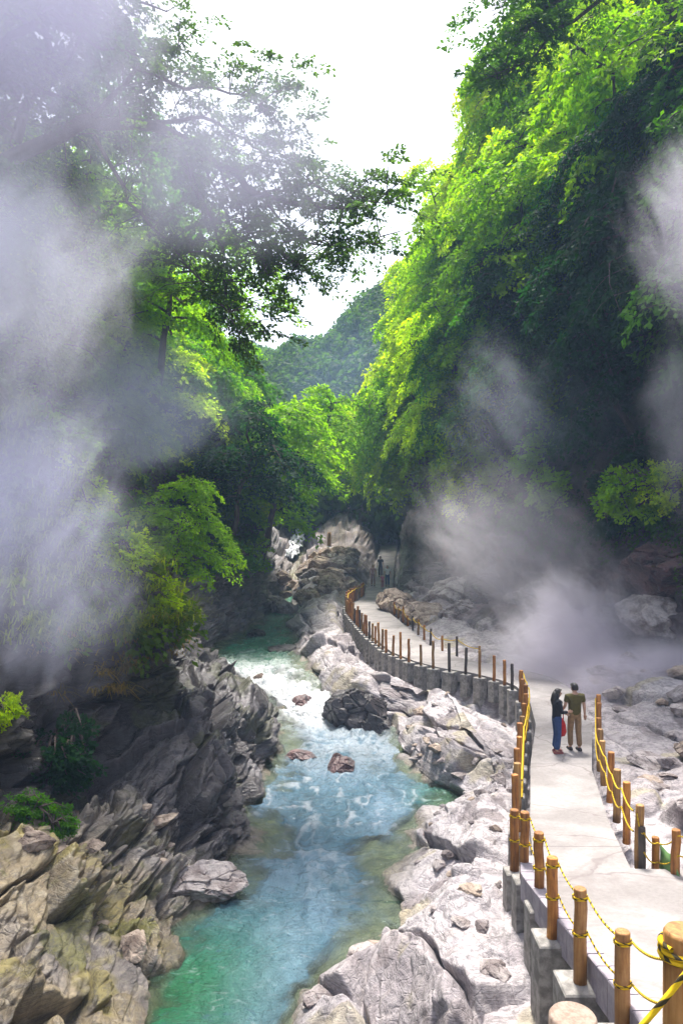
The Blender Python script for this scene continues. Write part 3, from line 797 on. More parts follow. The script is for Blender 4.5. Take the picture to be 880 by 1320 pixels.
def sprays(C, A, n, rad, leaf, seed, flat=.14, droop=.25, updir=None, jitter=.55, tintc=None):
    """C centres, A outward directions of the sprays"""
    R = np.random.default_rng(seed); S_ = len(C); N = S_ * n
    A = A / (np.linalg.norm(A, axis=1, keepdims=True) + 1e-9)
    up = np.tile([0, 0, 1.], (S_, 1)) + R.normal(0, .28, (S_, 3)) + A * .35
    up -= (up * A).sum(1, keepdims=True) * A; up /= np.linalg.norm(up, axis=1, keepdims=True)
    B = np.cross(up, A)
    sid = np.repeat(np.arange(S_), n)
    rs = (rad * R.uniform(.6, 1.25, S_))[sid]
    a = R.uniform(-1, 1, N); b = R.uniform(-1, 1, N) * (1 - .55 * np.abs(a)) * .8
    c = R.normal(0, flat, N)
    P = C[sid] + A[sid] * (a * rs)[:, None] + B[sid] * (b * rs)[:, None] + up[sid] * (c * rs)[:, None]
    P[:, 2] -= droop * rs * (np.clip(a + .6, 0, 2) ** 2) * .5
    ax = A[sid] * .8 + B[sid] * (b * 1.6)[:, None] + R.normal(0, .45, (N, 3)); ax[:, 2] -= .3
    nr = up[sid] + R.normal(0, jitter, (N, 3))
    ln = leaf * R.uniform(.6, 1.25, N); wd = ln * R.uniform(.5, .75, N)
    V, Q = leaf_quads(P, ax, nr, ln, wd)
    ts = R.uniform(0, 1, S_) if tintc is None else tintc
    tint = np.clip(.5 * ts[sid] + .5 * R.uniform(0, 1, N), 0, 1)
    return V, Q, np.repeat(tint, 4)

def crown_points(S_, Rx, Rz, cz, seed, low=.35):
    R = np.random.default_rng(seed)
    d = R.normal(size=(S_ * 3, 3)); d /= np.linalg.norm(d, axis=1, keepdims=True)
    r = R.uniform(.25, 1, S_ * 3) ** .45
    P = d * r[:, None] * np.array([Rx, Rx, Rz]) + np.array([0, 0, cz])
    lump = fbm((P * .42 + seed * 3.1).astype(np.float32), seed, 2)
    P = P[np.argsort(-lump + R.uniform(0, .12, len(P)))[:S_]]
    A = P - np.array([0, 0, cz - Rz * .7]); A[:, 2] = A[:, 2] * .35 - .1 * np.hypot(A[:, 0], A[:, 1])
    return P, A

def tree_protos(kind, seed, S_, n, Rx, Rz, cz, leaf, rad, trunk_r=.16):
    P, A = crown_points(S_, Rx, Rz, cz, seed)
    V, Q, tint = sprays(P, A, n, rad, leaf, seed)
    crown = np_mesh('crown', V, Q, False, attrs={'tint': tint}); crown.materials.append(M['leaf'])
    m = MB(); R = random.Random(seed)
    axis = [Vector((R.uniform(-.2, .2) * i, R.uniform(-.2, .2) * i, (cz + Rz * .5) * i / 5)) for i in range(6)]
    m.tube(axis, [trunk_r * (1 - .15 * i) for i in range(6)], 8)
    for i in R.sample(range(S_), min(34, S_)):
        e = Vector(P[i]); s_ = axis[R.randint(2, 5)].copy()
        mid = s_.lerp(e, .5) + Vector((0, 0, .3))
        m.tube([s_, mid, e, e + Vector(A[i]).normalized() * rad * .7], [.055, .035, .018, .006], 5, False)
    trunk = m.mesh('trunk', True); trunk.materials.append(M['bark'])
    return crown, trunk

def bough_tree(seed, H, Rm, nb, n, leaf, rad, trunk_r, step=.62, prof=None):
    """tiers of flat sprays carried on boughs"""
    R = random.Random(seed); m = MB(); C = []; A = []
    ax = [Vector((R.uniform(-.09, .09) * i, R.uniform(-.09, .09) * i, H * i / 8)) for i in range(9)]
    m.tube(ax, [trunk_r * (1 - .105 * i) for i in range(9)], 8)
    def on_axis(z):
        k = min(7.99, max(0, z / H * 8)); q = int(k); return ax[q].lerp(ax[q + 1], k - q)
    for b in range(nb):
        f = b / (nb - 1); z = H * (.24 + .74 * f) + R.uniform(-.2, .2)
        L = Rm * (math.sin(math.pi * (.20 + .72 * f)) ** .8) * R.uniform(.55, 1.25) + .3
        az = b * 2.399 + R.uniform(-.5, .5); d = Vector((math.cos(az), math.sin(az), 0)); sd = Vector((-d.y, d.x, 0))
        o = on_axis(z); lift = R.uniform(.15, .5); bend = R.uniform(.35, .75)
        pt = lambda t: o + d * L * t + Vector((0, 0, L * (lift * t - bend * t * t * t))) + sd * (.12 * L * math.sin(2.5 * t + b))
        ps = [pt(k / 5) for k in range(6)]
        m.tube(ps, [max(.008, trunk_r * .33 * (1 - .17 * k)) for k in range(6)], 5, False)
        t = .28
        while t <= 1.02:
            p = pt(t)
            for sg in (-1, 1):
                if R.random() < .12: continue
                w = rad * R.uniform(.35, .9) * (1.15 - .6 * t) * L / 2.2
                a_ = (d * .75 + sd * sg * .75 + Vector((0, 0, -.18 - .25 * t))).normalized()
                c = p + sd * sg * w + Vector((0, 0, R.uniform(-.12, .1) - .1 * w))
                m.tube([p, c, c + a_ * rad * .6], [.014, .009, .004], 4, False)
                C.append(tuple(c)); A.append(tuple(a_))
            t += step / max(L, .8)
        C.append(tuple(pt(1.) + d * .15)); A.append((d.x, d.y, -.35))
    V, Q, tint = sprays(np.array(C), np.array(A), n, rad, leaf, seed, .075, .22, jitter=.42)
    crown = np_mesh('crown', V, Q, False, attrs={'tint': tint}); crown.materials.append(M['leaf'])
    trunk = m.mesh('trunk', True); trunk.materials.append(M['bark'])
    return crown, trunk

PROTO = {
    'broad': [bough_tree(200 + k, 7.6, 3.4, 17, 82, .24, .85, .17) for k in range(4)],
    'tall': [bough_tree(220 + k, 7.4, 2.9, 22, 150, .12, .62, .13, .42) for k in range(2)],
    'slim': [bough_tree(230 + k, 8.6, 2.5, 19, 80, .22, .75, .15) for k in range(2)],
    'shrub': [tree_protos('shrub', 260 + k, 46, 90, 1.05, .8, .85, .15, .45, .05) for k in range(3)],
}
def tree(kind, loc, sc, color, label, group=None, lean=(0, 0), name='tree', cat='tree', k=None):
    pr = PROTO[kind]; crown, trunk = pr[random.randrange(len(pr)) if k is None else k % len(pr)]
    r = empty(name, loc); tag(r, label, cat, group)
    r.rotation_euler = (lean[0], lean[1], 0); r.scale = (sc, sc, sc * random.uniform(.9, 1.12))
    spin = random.uniform(0, 6.28)
    for nm, me in (('trunk', trunk), ('crown', crown)):
        c = link(nm, me, None, r); c.rotation_euler = (0, 0, spin); c.color = (*color, 1)
    return r

GR = {'bright': (.23, .40, .005), 'mid': (.075, .21, .012), 'deep': (.014, .060, .024), 'blue': (.045, .10, .05), 'yellow': (.46, .58, .003)}  # yellow and deep also stand in for sunlit and shaded leaves
def vary(c): 
    k = random.uniform(.85, 1.18); return (c[0] * k * random.uniform(.9, 1.12), c[1] * k, c[2] * k * random.uniform(.8, 1.3))

def project(p):
    return 440 + p[0] / p[1] * F, 660 - (p[2] - CAM_Z) / p[1] * F
def in_frame(p, mx=90, my=120):
    if p[1] < 3: return False
    x, y = project(p); return -mx < x < 880 + mx and -my < y < 1320 + my

def forest(n, Dr, ur, kinds, colf, labf, groupf, lean, dmin, seed, sc=(.75, 1.25), taken=None, name='tree', cat='tree', sink=.3, filt=None):
    R = random.Random(seed); taken = taken if taken is not None else []; made = 0
    for _ in range(n * 30):
        if made >= n: break
        D = R.uniform(*Dr); u = R.uniform(*ur)
        p, nn = surf(D, u); s = R.uniform(*sc)
        top = p + Vector((lean * 3, 0, 4 * s))
        if not (in_frame(p) or in_frame(top)): continue
        if filt and not filt(p): continue
        if any((p - q).length < dmin * (s + qs) * .5 for q, qs in taken): continue
        taken.append((p, s))
        c = colf(p, R)
        tree(R.choice(kinds), p - Vector((0, 0, sink)), s, vary(c), labf(p), groupf(p), (R.uniform(-.12, .12), lean * R.uniform(.5, 1.2)), name, cat, R.randrange(4))
        made += 1
    return made

# right-hand slope: leaf colours paint in sunlight along the open edge, shade in the middle
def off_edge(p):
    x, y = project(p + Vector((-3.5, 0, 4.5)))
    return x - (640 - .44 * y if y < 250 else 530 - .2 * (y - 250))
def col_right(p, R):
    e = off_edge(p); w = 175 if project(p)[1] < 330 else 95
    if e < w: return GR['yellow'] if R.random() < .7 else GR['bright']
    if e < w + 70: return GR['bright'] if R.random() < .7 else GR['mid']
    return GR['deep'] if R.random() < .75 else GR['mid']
def lab_right(p):
    return 'bright yellow green tree leaning out from the open edge of the right slope' if off_edge(p) < (175 if project(p)[1] < 330 else 95) else 'dark leafy tree in the shaded middle of the right slope'
def grp_right(p):
    return 'bright trees along the edge of the right slope' if off_edge(p) < (175 if project(p)[1] < 330 else 95) else 'dark trees on the right slope'
tk = []
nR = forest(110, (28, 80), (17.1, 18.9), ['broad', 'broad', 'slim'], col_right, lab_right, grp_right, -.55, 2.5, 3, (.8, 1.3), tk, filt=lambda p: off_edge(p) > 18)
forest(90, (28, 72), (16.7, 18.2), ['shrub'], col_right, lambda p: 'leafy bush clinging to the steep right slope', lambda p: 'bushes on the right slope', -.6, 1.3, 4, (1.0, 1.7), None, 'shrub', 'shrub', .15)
# left-hand slope
def col_left(p, R): return GR['bright'] if R.random() < .55 else (GR['mid'] if R.random() < .7 else GR['yellow'])
tl = []
nL = forest(80, (24, 75), (1.05, 2.1), ['broad', 'slim', 'broad'], col_left, lambda p: 'leafy tree in the wood behind the steam on the left slope', lambda p: 'trees of the left slope', .3, 2.4, 8, (.7, 1.2), tl, filt=lambda p: p.y > 50 or p.z > (10.5 if p.y < 36 else 7.5))
forest(42, (22, 62), (1.55, 2.5), ['shrub'], lambda p, R: GR['bright'] if R.random() < .4 else GR['mid'], lambda p: 'low bush on the brink of the left cliff', lambda p: 'bushes on the left cliff', .35, 1.2, 9, (.5, 1.3), None, 'shrub', 'shrub', .1, filt=lambda p: p.y > 48 or p.z > (6.5 if p.y < 30 else 4.6))
# single trees one can tell apart
def single(x, y, D, sc, c, label, kind='broad', lean=(0, 0), k=0):
    p = at(x, y, D); tree(kind, p, sc, c, label, None, lean, k=k)
single(345, 700, 52, 1.35, GR['bright'], 'full green tree at the foot of the left slope above the upper pool', lean=(0, .15), k=1)
single(395, 640, 60, 1.15, GR['bright'], 'layered green tree standing left of the little waterfall', lean=(0, .2), k=0)
single(300, 690, 47, 1.05, GR['deep'], 'dark tree between the grassy bank and the bright streamside tree', lean=(0, .2), k=2)
def on_slope(y, D, sc, c, label, lean, k):
    us = np.linspace(16.6, 18.9, 90); zt = CAM_Z - (y - 660) / F * D
    u = min(us, key=lambda u: abs(surf(D, u)[0].z - zt)); p = surf(D, u)[0]
    tree('broad', p - Vector((0, 0, .3)), sc, c, label, None, (0, lean), k=k)
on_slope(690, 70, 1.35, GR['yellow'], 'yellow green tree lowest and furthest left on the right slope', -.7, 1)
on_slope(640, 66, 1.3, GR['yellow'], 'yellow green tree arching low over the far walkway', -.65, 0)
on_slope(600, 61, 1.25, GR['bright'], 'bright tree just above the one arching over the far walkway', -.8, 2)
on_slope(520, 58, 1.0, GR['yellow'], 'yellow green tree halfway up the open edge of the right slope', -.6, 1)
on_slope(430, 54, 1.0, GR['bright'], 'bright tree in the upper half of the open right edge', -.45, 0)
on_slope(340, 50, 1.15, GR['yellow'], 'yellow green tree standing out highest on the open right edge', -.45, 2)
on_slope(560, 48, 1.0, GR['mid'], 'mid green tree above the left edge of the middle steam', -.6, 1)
for x_, y_, D_, s_, c_, lb_ in ((10, 340, 30, 2.2, 'mid', 'tall tree behind the steam under the highest limb on the left'), (-125, 230, 27, 2.2, 'bright', 'tall tree at the top left corner behind thin steam'), (95, 440, 36, 1.45, 'bright', 'tall bright tree behind the hanging twigs of the overhanging tree'), (200, 520, 40, 1.7, 'bright', 'yellow lit tree on the left slope right of the pale steam')):
    single(x_, y_, D_, s_, GR[c_], lb_, 'tall', lean=(0, .12), k=int(x_) % 3)
single(432, 700, 80, .9, GR['deep'], 'dark tree in the cleft behind the boulder heap', kind='slim', k=0)
tree('broad', at(215, 760, 33), .62, GR['bright'], 'rounded bright bush hanging over the left cliff edge', None, (0, .3), 'shrub', 'shrub', 0)
for i, (x, y, D_, s_) in enumerate([(205, 738, 42, 1.2), (245, 730, 44, 1.0), (288, 738, 46, 1.3), (322, 725, 49, 1.1)]):
    tree('shrub', at(x, y, D_) - Vector((0, 0, .2)), s_, GR[('mid', 'bright')[i % 2]], ['bush on top of the dark ledge, furthest left of the row by the upper pool', 'small bush second from the left on the dark ledge by the upper pool', 'wide bush in the row on the dark ledge, third from the left', 'bush at the right end of the dark ledge by the upper pool'][i], None, (0, .3), 'shrub', 'shrub', i)
for i, (x, y, s_, c_) in enumerate([(75, 655, 1.0, 'yellow'), (112, 705, .9, 'bright'), (150, 745, .85, 'yellow'), (186, 785, .7, 'yellow')]):
    tree('shrub', at(x, y, 21) - Vector((0, 0, .2)), s_, GR[c_], ['yellow green bush highest on the grassy brow of the left cliff', 'green bush second from the top of the grassy left brow', 'yellow green bush halfway down the grassy left brow', 'small yellow green bush lowest on the left brow above the dark rock'][i], None, (0, .35), 'shrub', 'shrub', i)
tree('shrub', at(830, 665, 31.5), 1.3, GR['bright'], 'bright green bush on the ledge at the right above the steam', None, (0, -.2), 'shrub', 'shrub', 1)
tree('shrub', at(862, 655, 31), 1.0, GR['yellow'], 'yellowish bush at the right edge beside the bright green one', None, (0, -.2), 'shrub', 'shrub', 2)

# far wooded hills: one mass
def far_wood():
    R = np.random.default_rng(77); Cs = []; 
    for i in range(2600):
        D = R.uniform(78, 225); u = R.uniform(1.2, 18.9)
        p, n = surf(D, u)
        if not in_frame(p, 20, 40): continue
        Cs.append((p.x, p.y, p.z))
    Cs = np.array(Cs); Vs = []; Qs = []; Ts = []; nb = 0
    for i, c in enumerate(Cs):
        k = 95; Rr = R.uniform(1.6, 3.0)
        d = R.normal(size=(k, 3)); d /= np.linalg.norm(d, axis=1, keepdims=True); d[:, 2] = np.abs(d[:, 2]) * 1.2 - .15
        P = c + d * Rr * R.uniform(.75, 1.05, (k, 1)) + np.array([0, 0, Rr * .7])
        nr = d + R.normal(0, .6, (k, 3)); ax = np.cross(d, R.normal(size=(k, 3)))
        ln = R.uniform(.5, 1.0, k)
        V, Q = leaf_quads(P, ax, nr, ln, ln * .7)
        Vs.append(V); Qs.append(Q + nb); nb += len(V); Ts.append(np.full(len(V), .5 * R.uniform()) + np.repeat(.5 * R.uniform(0, 1, k), 4))
    me = np_mesh('far_forest', np.concatenate(Vs), np.concatenate(Qs), False, attrs={'tint': np.concatenate(Ts)})
    o = link('far_forest', me, M['leaf']); o.color = (.06, .115, .03, 1)
    tag(o, 'hazy mass of forest closing the head of the valley', 'forest', None, 'stuff')
far_wood()

# undergrowth hanging on both slopes
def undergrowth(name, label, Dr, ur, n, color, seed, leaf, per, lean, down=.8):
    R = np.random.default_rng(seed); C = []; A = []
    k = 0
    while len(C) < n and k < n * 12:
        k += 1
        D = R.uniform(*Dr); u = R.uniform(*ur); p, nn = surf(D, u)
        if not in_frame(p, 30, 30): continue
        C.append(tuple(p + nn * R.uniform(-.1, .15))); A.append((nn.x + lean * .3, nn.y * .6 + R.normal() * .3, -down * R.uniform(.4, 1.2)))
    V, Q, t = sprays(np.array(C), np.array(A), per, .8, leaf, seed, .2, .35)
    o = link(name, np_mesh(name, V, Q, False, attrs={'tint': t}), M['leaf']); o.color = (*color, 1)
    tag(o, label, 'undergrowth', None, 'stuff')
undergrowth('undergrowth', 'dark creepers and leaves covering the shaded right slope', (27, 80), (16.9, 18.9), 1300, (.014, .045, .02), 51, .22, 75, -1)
undergrowth('ivy', 'green creepers draped over the brow of the right rock face', (27, 60), (16.55, 17.3), 330, (.06, .12, .02), 52, .18, 70, -1, 1.3)
undergrowth('undergrowth', 'green low growth covering the left slope', (17, 80), (1.05, 2.12), 1500, (.085, .145, .018), 53, .22, 70, 1)

# grass and straw on the left cliff
def blades(name, label, pts, per, h, color, seed, spread=.25, droop=.6, kind='stuff', cat='grass', width=.018, group=None, dirx=.5):
    R = np.random.default_rng(seed); V = []; Q = []; T_ = []; nb = 0
    for (p, n) in pts:
        for _ in range(per):
            b = np.array(p) + np.array([R.normal() * spread, R.normal() * spread, R.normal() * .04])
            d = np.array([dirx + R.normal() * .5, R.normal() * .5 - .2, 0]); L = h * R.uniform(.6, 1.3); w = width * R.uniform(.7, 1.3)
            s = np.array([-d[1], d[0], 0]); s /= np.linalg.norm(s) + 1e-6
            t0 = R.uniform()
            for k in range(4):
                a = k / 3; q = b + d * L * (a ** 1.6) * droop + np.array([0, 0, L * (a - droop * 1.1 * a * a)])
                ww = w * (1 - a * .85)
                V += [q - s * ww, q + s * ww]; T_ += [t0, t0]
            Q += [(nb + 2 * k, nb + 2 * k + 1, nb + 2 * k + 3, nb + 2 * k + 2) for k in range(3)]; nb += 8
    o = link(name, np_mesh(name, np.array(V), np.array(Q), True, attrs={'tint': np.array(T_)}), M['leaf']); o.color = (*color, 1)
    return tag(o, label, cat, group, kind)
def pts_on(n, Dr, ur, seed, filt=None):
    R = random.Random(seed); out = []
    for _ in range(n * 10):
        p, nn = surf(R.uniform(*Dr), R.uniform(*ur))
        if in_frame(p, 30, 30) and (filt is None or filt(p)): out.append((p, nn))
        if len(out) >= n: break
    return out
blades('grass', 'bright yellow green grass covering the steep bank on the left', pts_on(900, (16, 34), (1.5, 2.2), 61), 22, .62, (.20, .25, .012), 61, .3, .75)
blades('grass', 'straw coloured dry grass along the brow of the left cliff', pts_on(150, (17, 48), (2.05, 2.6), 62), 22, .55, (.28, .19, .07), 62, .2, .9)
for i, (x, y, D) in enumerate([(85, 880, 18.5), (130, 872, 19), (165, 862, 19.5), (70, 895, 18), (150, 890, 19), (185, 850, 21)]):
    p = at(x, y, D)
    blades('grass_tuft', 'dry straw tuft hanging on the dark left rock face', [(p, None)], 70, .6, (.3, .21, .1), 300 + i, .12, 1.0, 'thing', 'grass tuft', .016, 'straw tufts on the left rock face', .2)
for i, (x, y, D, s, lab) in enumerate([(70, 1060, 14.5, .32, 'bright green plant growing on the rock ledge at the left edge'), (30, 1040, 14.8, .4, 'small green plant nearest the left edge of the ledge'), (8, 930, 15.5, .38, 'yellow green plant at the left edge below the steam'), (70, 990, 16.6, .8, 'dark green bush in the hollow of the left cliff'), (25, 985, 16.5, .6, 'dark bush left of the one in the hollow')]):
    tree('shrub', at(x, y, D) - Vector((0, 0, .25)), s, GR['yellow'] if i == 2 else GR['mid'] if i < 2 else GR['deep'], lab, None, (0, .2), 'plant', 'plant', i)

# big backlit tree reaching in over the river from the left
def overhang_tree():
    r = empty('overhanging_tree', at(-160, 480, 27))
    tag(r, 'large fine leaved tree reaching over the river from the left against the white sky', 'tree')
    L = -r.location
    Dm = 26.0
    limbs = [([(-170, 520), (-90, 330), (0, 212), (110, 158), (200, 160), (275, 205), (330, 250), (400, 270), (482, 266)], .34, 26),
             ([(-170, 520), (-120, 260), (-30, 90), (60, 10), (150, -20), (215, 15)], .26, 26.5),
             ([(110, 158), (180, 90), (240, 110), (310, 120), (350, 150)], .10, 25.5), ([(200, 160), (260, 150), (330, 190), (385, 210)], .09, 27),
             ([(230, 178), (250, 240), (275, 290), (290, 350), (287, 395)], .07, 25), ([(275, 205), (310, 270), (330, 320), (345, 355)], .06, 26.5),
             ([(120, 180), (170, 260), (230, 330), (290, 390), (310, 440)], .07, 24.5), ([(330, 250), (390, 310), (440, 320), (490, 305)], .05, 26),
             ([(330, 250), (380, 240), (430, 248), (500, 262)], .05, 25.5), ([(60, 10), (120, 60), (180, 70), (230, 60)], .08, 27), ([(260, 200), (300, 300), (360, 340), (400, 335)], .05, 27)]
    m = MB(); C = []; A = []; R = random.Random(17)
    for pts, rad, D in limbs:
        P = [at(x, y, D + R.uniform(-.6, .6)) for x, y in pts]
        Q = []
        for a, b in zip(P, P[1:]):
            for k in range(4): Q.append(a.lerp(b, k / 4) + Vector((R.gauss(0, .06), R.gauss(0, .06), R.gauss(0, .06))))
        Q.append(P[-1])
        n = len(Q); m.tube([q + L for q in Q], [max(.012, rad * (1 - .9 * i / (n - 1))) for i in range(n)], 8)
        for i in range(2, n):
            for _ in range(3 if rad < .2 else 2):
                px = project(Q[i])[0]
                if px < 150 and R.random() < .5: continue
                o = Vector((R.gauss(.3, 1.), R.gauss(0, 1.), R.gauss(.25, .75)))
                if o.length > 2: o *= 2 / o.length
                e = Q[i] + o
                mid = Q[i].lerp(e, .5) + Vector((R.gauss(0, .1), 0, .15))
                m.tube([Q[i] + L, mid + L, e + L], [.022, .014, .006], 4, False)
                C.append(tuple(e + L)); A.append((o.x + .4, o.y, o.z * .3 - .25)); tw = Vector(A[-1]).normalized(); m.tube([e + L - tw * .3, e + L + tw * .5], [.008, .004], 4, False)
                if R.random() < .5: C.append(tuple(mid + L)); A.append((o.x + .2, o.y, -.2))
    t = m.build('trunk', M['bark'], r, smooth=True)
    V, Q_, tn = sprays(np.array(C), np.array(A), 66, .52, .15, 19, .09, .3)
    c = link('crown', np_mesh('crown', V, Q_, False, attrs={'tint': tn}), M['leaf'], r); c.color = (.07, .13, .03, 1)
overhang_tree()
# twig tree on the right against the sky
def overhang_right():
    r = empty('overhanging_tree', at(900, 60, 33)); L = -r.location
    tag(r, 'dark loose branched tree leaning into the sky at the top right', 'tree')
    m = MB(); C = []; A = []; R = random.Random(23)
    for pts, rad, D in [([(900, 60), (840, -10), (750, -25), (690, 20), (655, 70), (640, 100)], .2, 33), ([(750, -25), (690, -45), (655, -5), (635, 20)], .1, 33.5), ([(790, -10), (720, 40), (680, 80), (645, 95)], .1, 32.5), ([(740, -10), (700, 10), (670, 50)], .08, 32)]:
        P = [at(x, y, D) for x, y in pts]; Q = []
        for a, b in zip(P, P[1:]):
            for k in range(4): Q.append(a.lerp(b, k / 4) + Vector((R.gauss(0, .06), R.gauss(0, .06), R.gauss(0, .06))))
        Q.append(P[-1]); n = len(Q); m.tube([q + L for q in Q], [max(.012, rad * (1 - .9 * i / (n - 1))) for i in range(n)], 7)
        for i in range(1, n):
            for _ in range(3):
                o = Vector((R.gauss(-.2, .7), R.gauss(0, .8), R.gauss(.1, .5))); e = Q[i] + o
                m.tube([Q[i] + L, e + L], [.02, .006], 4, False); C.append(tuple(e + L)); A.append((o.x - .3, o.y, -.3))
    m.build('trunk', M['bark'], r, smooth=True)
    V, Q_, tn = sprays(np.array(C), np.array(A), 70, .6, .2, 29, .1, .3)
    c = link('crown', np_mesh('crown', V, Q_, False, attrs={'tint': tn}), M['leaf'], r); c.color = (.07, .15, .02, 1)
overhang_right()

# ------------------------------------------------------------------ waterfall and post in the cleft
def waterfall():
    R = np.random.default_rng(9); V = []; Q = []
    rows = 60; cols = 14
    for i in range(rows):
        D = lerp(72.5, 88, i / (rows - 1)); xc = np.interp(D, [72, 78, 82, 88], [-5.0, -4.1, -3.6, -2.6]); w = .42 + .25 * math.sin(i * .35) ** 2
        z = float(np.interp(D, [72, 76, 78, 82, 84, 88], [.9, 2.6, 4.0, 6.6, 8.4, 12.2])) + .5
        for j in range(cols):
            a = j / (cols - 1) * 2 - 1
            V.append((xc + a * w + .12 * R.normal(), D + .12 * R.normal(), z + .3 * (1 - a * a) + .1 * R.normal()))
    me = np_mesh('waterfall', np.array(V), grid_quads(rows, cols), True)
    t = NT('white water'); pos = t.n('NewGeometry').outputs['Position']
    n = t.noise(t.scalevec(pos, (4, 1, .8)), 2, 5, .7)
    o = link('waterfall', me, t.done(t.bsdf(Base_Color=t.mix(t.rangev(n, .35, .6), (.5, .52, .58), (.85, .85, .9)), Roughness=.4)))
    tag(o, 'thin white stream falling down the cleft behind the boulder heap', 'waterfall', None, 'structure')
waterfall()
pp = MB(); pp.tube([(0, 0, -.5), (0, 0, 1.2), (.02, 0, 2.15)], [.2, .19, .17], 12)
tag(pp.build('post', M['wood_tan'], None, at(424, 716, 72), True), 'tall pale stake standing alone behind the boulder heap', 'post')

# ------------------------------------------------------------------ people
def grown(name, joints, edges, radii, mat, parent, sub=2, extra=None):
    me = bpy.data.meshes.new(name); me.from_pydata([tuple(j) for j in joints], edges, []); me.update()
    o = bpy.data.objects.new(name, me); COL.objects.link(o)
    md = o.modifiers.new('s', 'SKIN'); md.use_smooth_shade = True
    for i, v in enumerate(me.skin_vertices[0].data):
        r = radii[i]; v.radius = r if hasattr(r, '__len__') else (r, r); v.use_root = (i == 0)
    s = o.modifiers.new('d', 'SUBSURF'); s.levels = sub; s.render_levels = sub
    dg = bpy.context.evaluated_depsgraph_get()
    m2 = bpy.data.meshes.new_from_object(o.evaluated_get(dg))
    bpy.data.objects.remove(o)
    m2.name = name; m2.materials.clear()
    if extra is not None:
        import bmesh
        bm = bmesh.new(); bm.from_mesh(m2); bm.from_mesh(extra); bm.to_mesh(m2); bm.free()
    for p in m2.polygons: p.use_smooth = True
    return link(name, m2, mat, parent)

def cloth(name, c): return mat_simple(name, tuple(x * .75 for x in c), c, 14, .9, .25, .01)
SKIN = mat_simple('skin', (.42, .25, .18), (.5, .31, .23), 5, .6, .05, .005)
HAIR = mat_simple('black hair', (.012, .01, .01), (.03, .024, .022), 40, .5, .5, .005, (1, 1, .15))
SHOE = mat_simple('dark shoe', (.03, .025, .025), (.06, .05, .05), 10, .7, .1, .005)

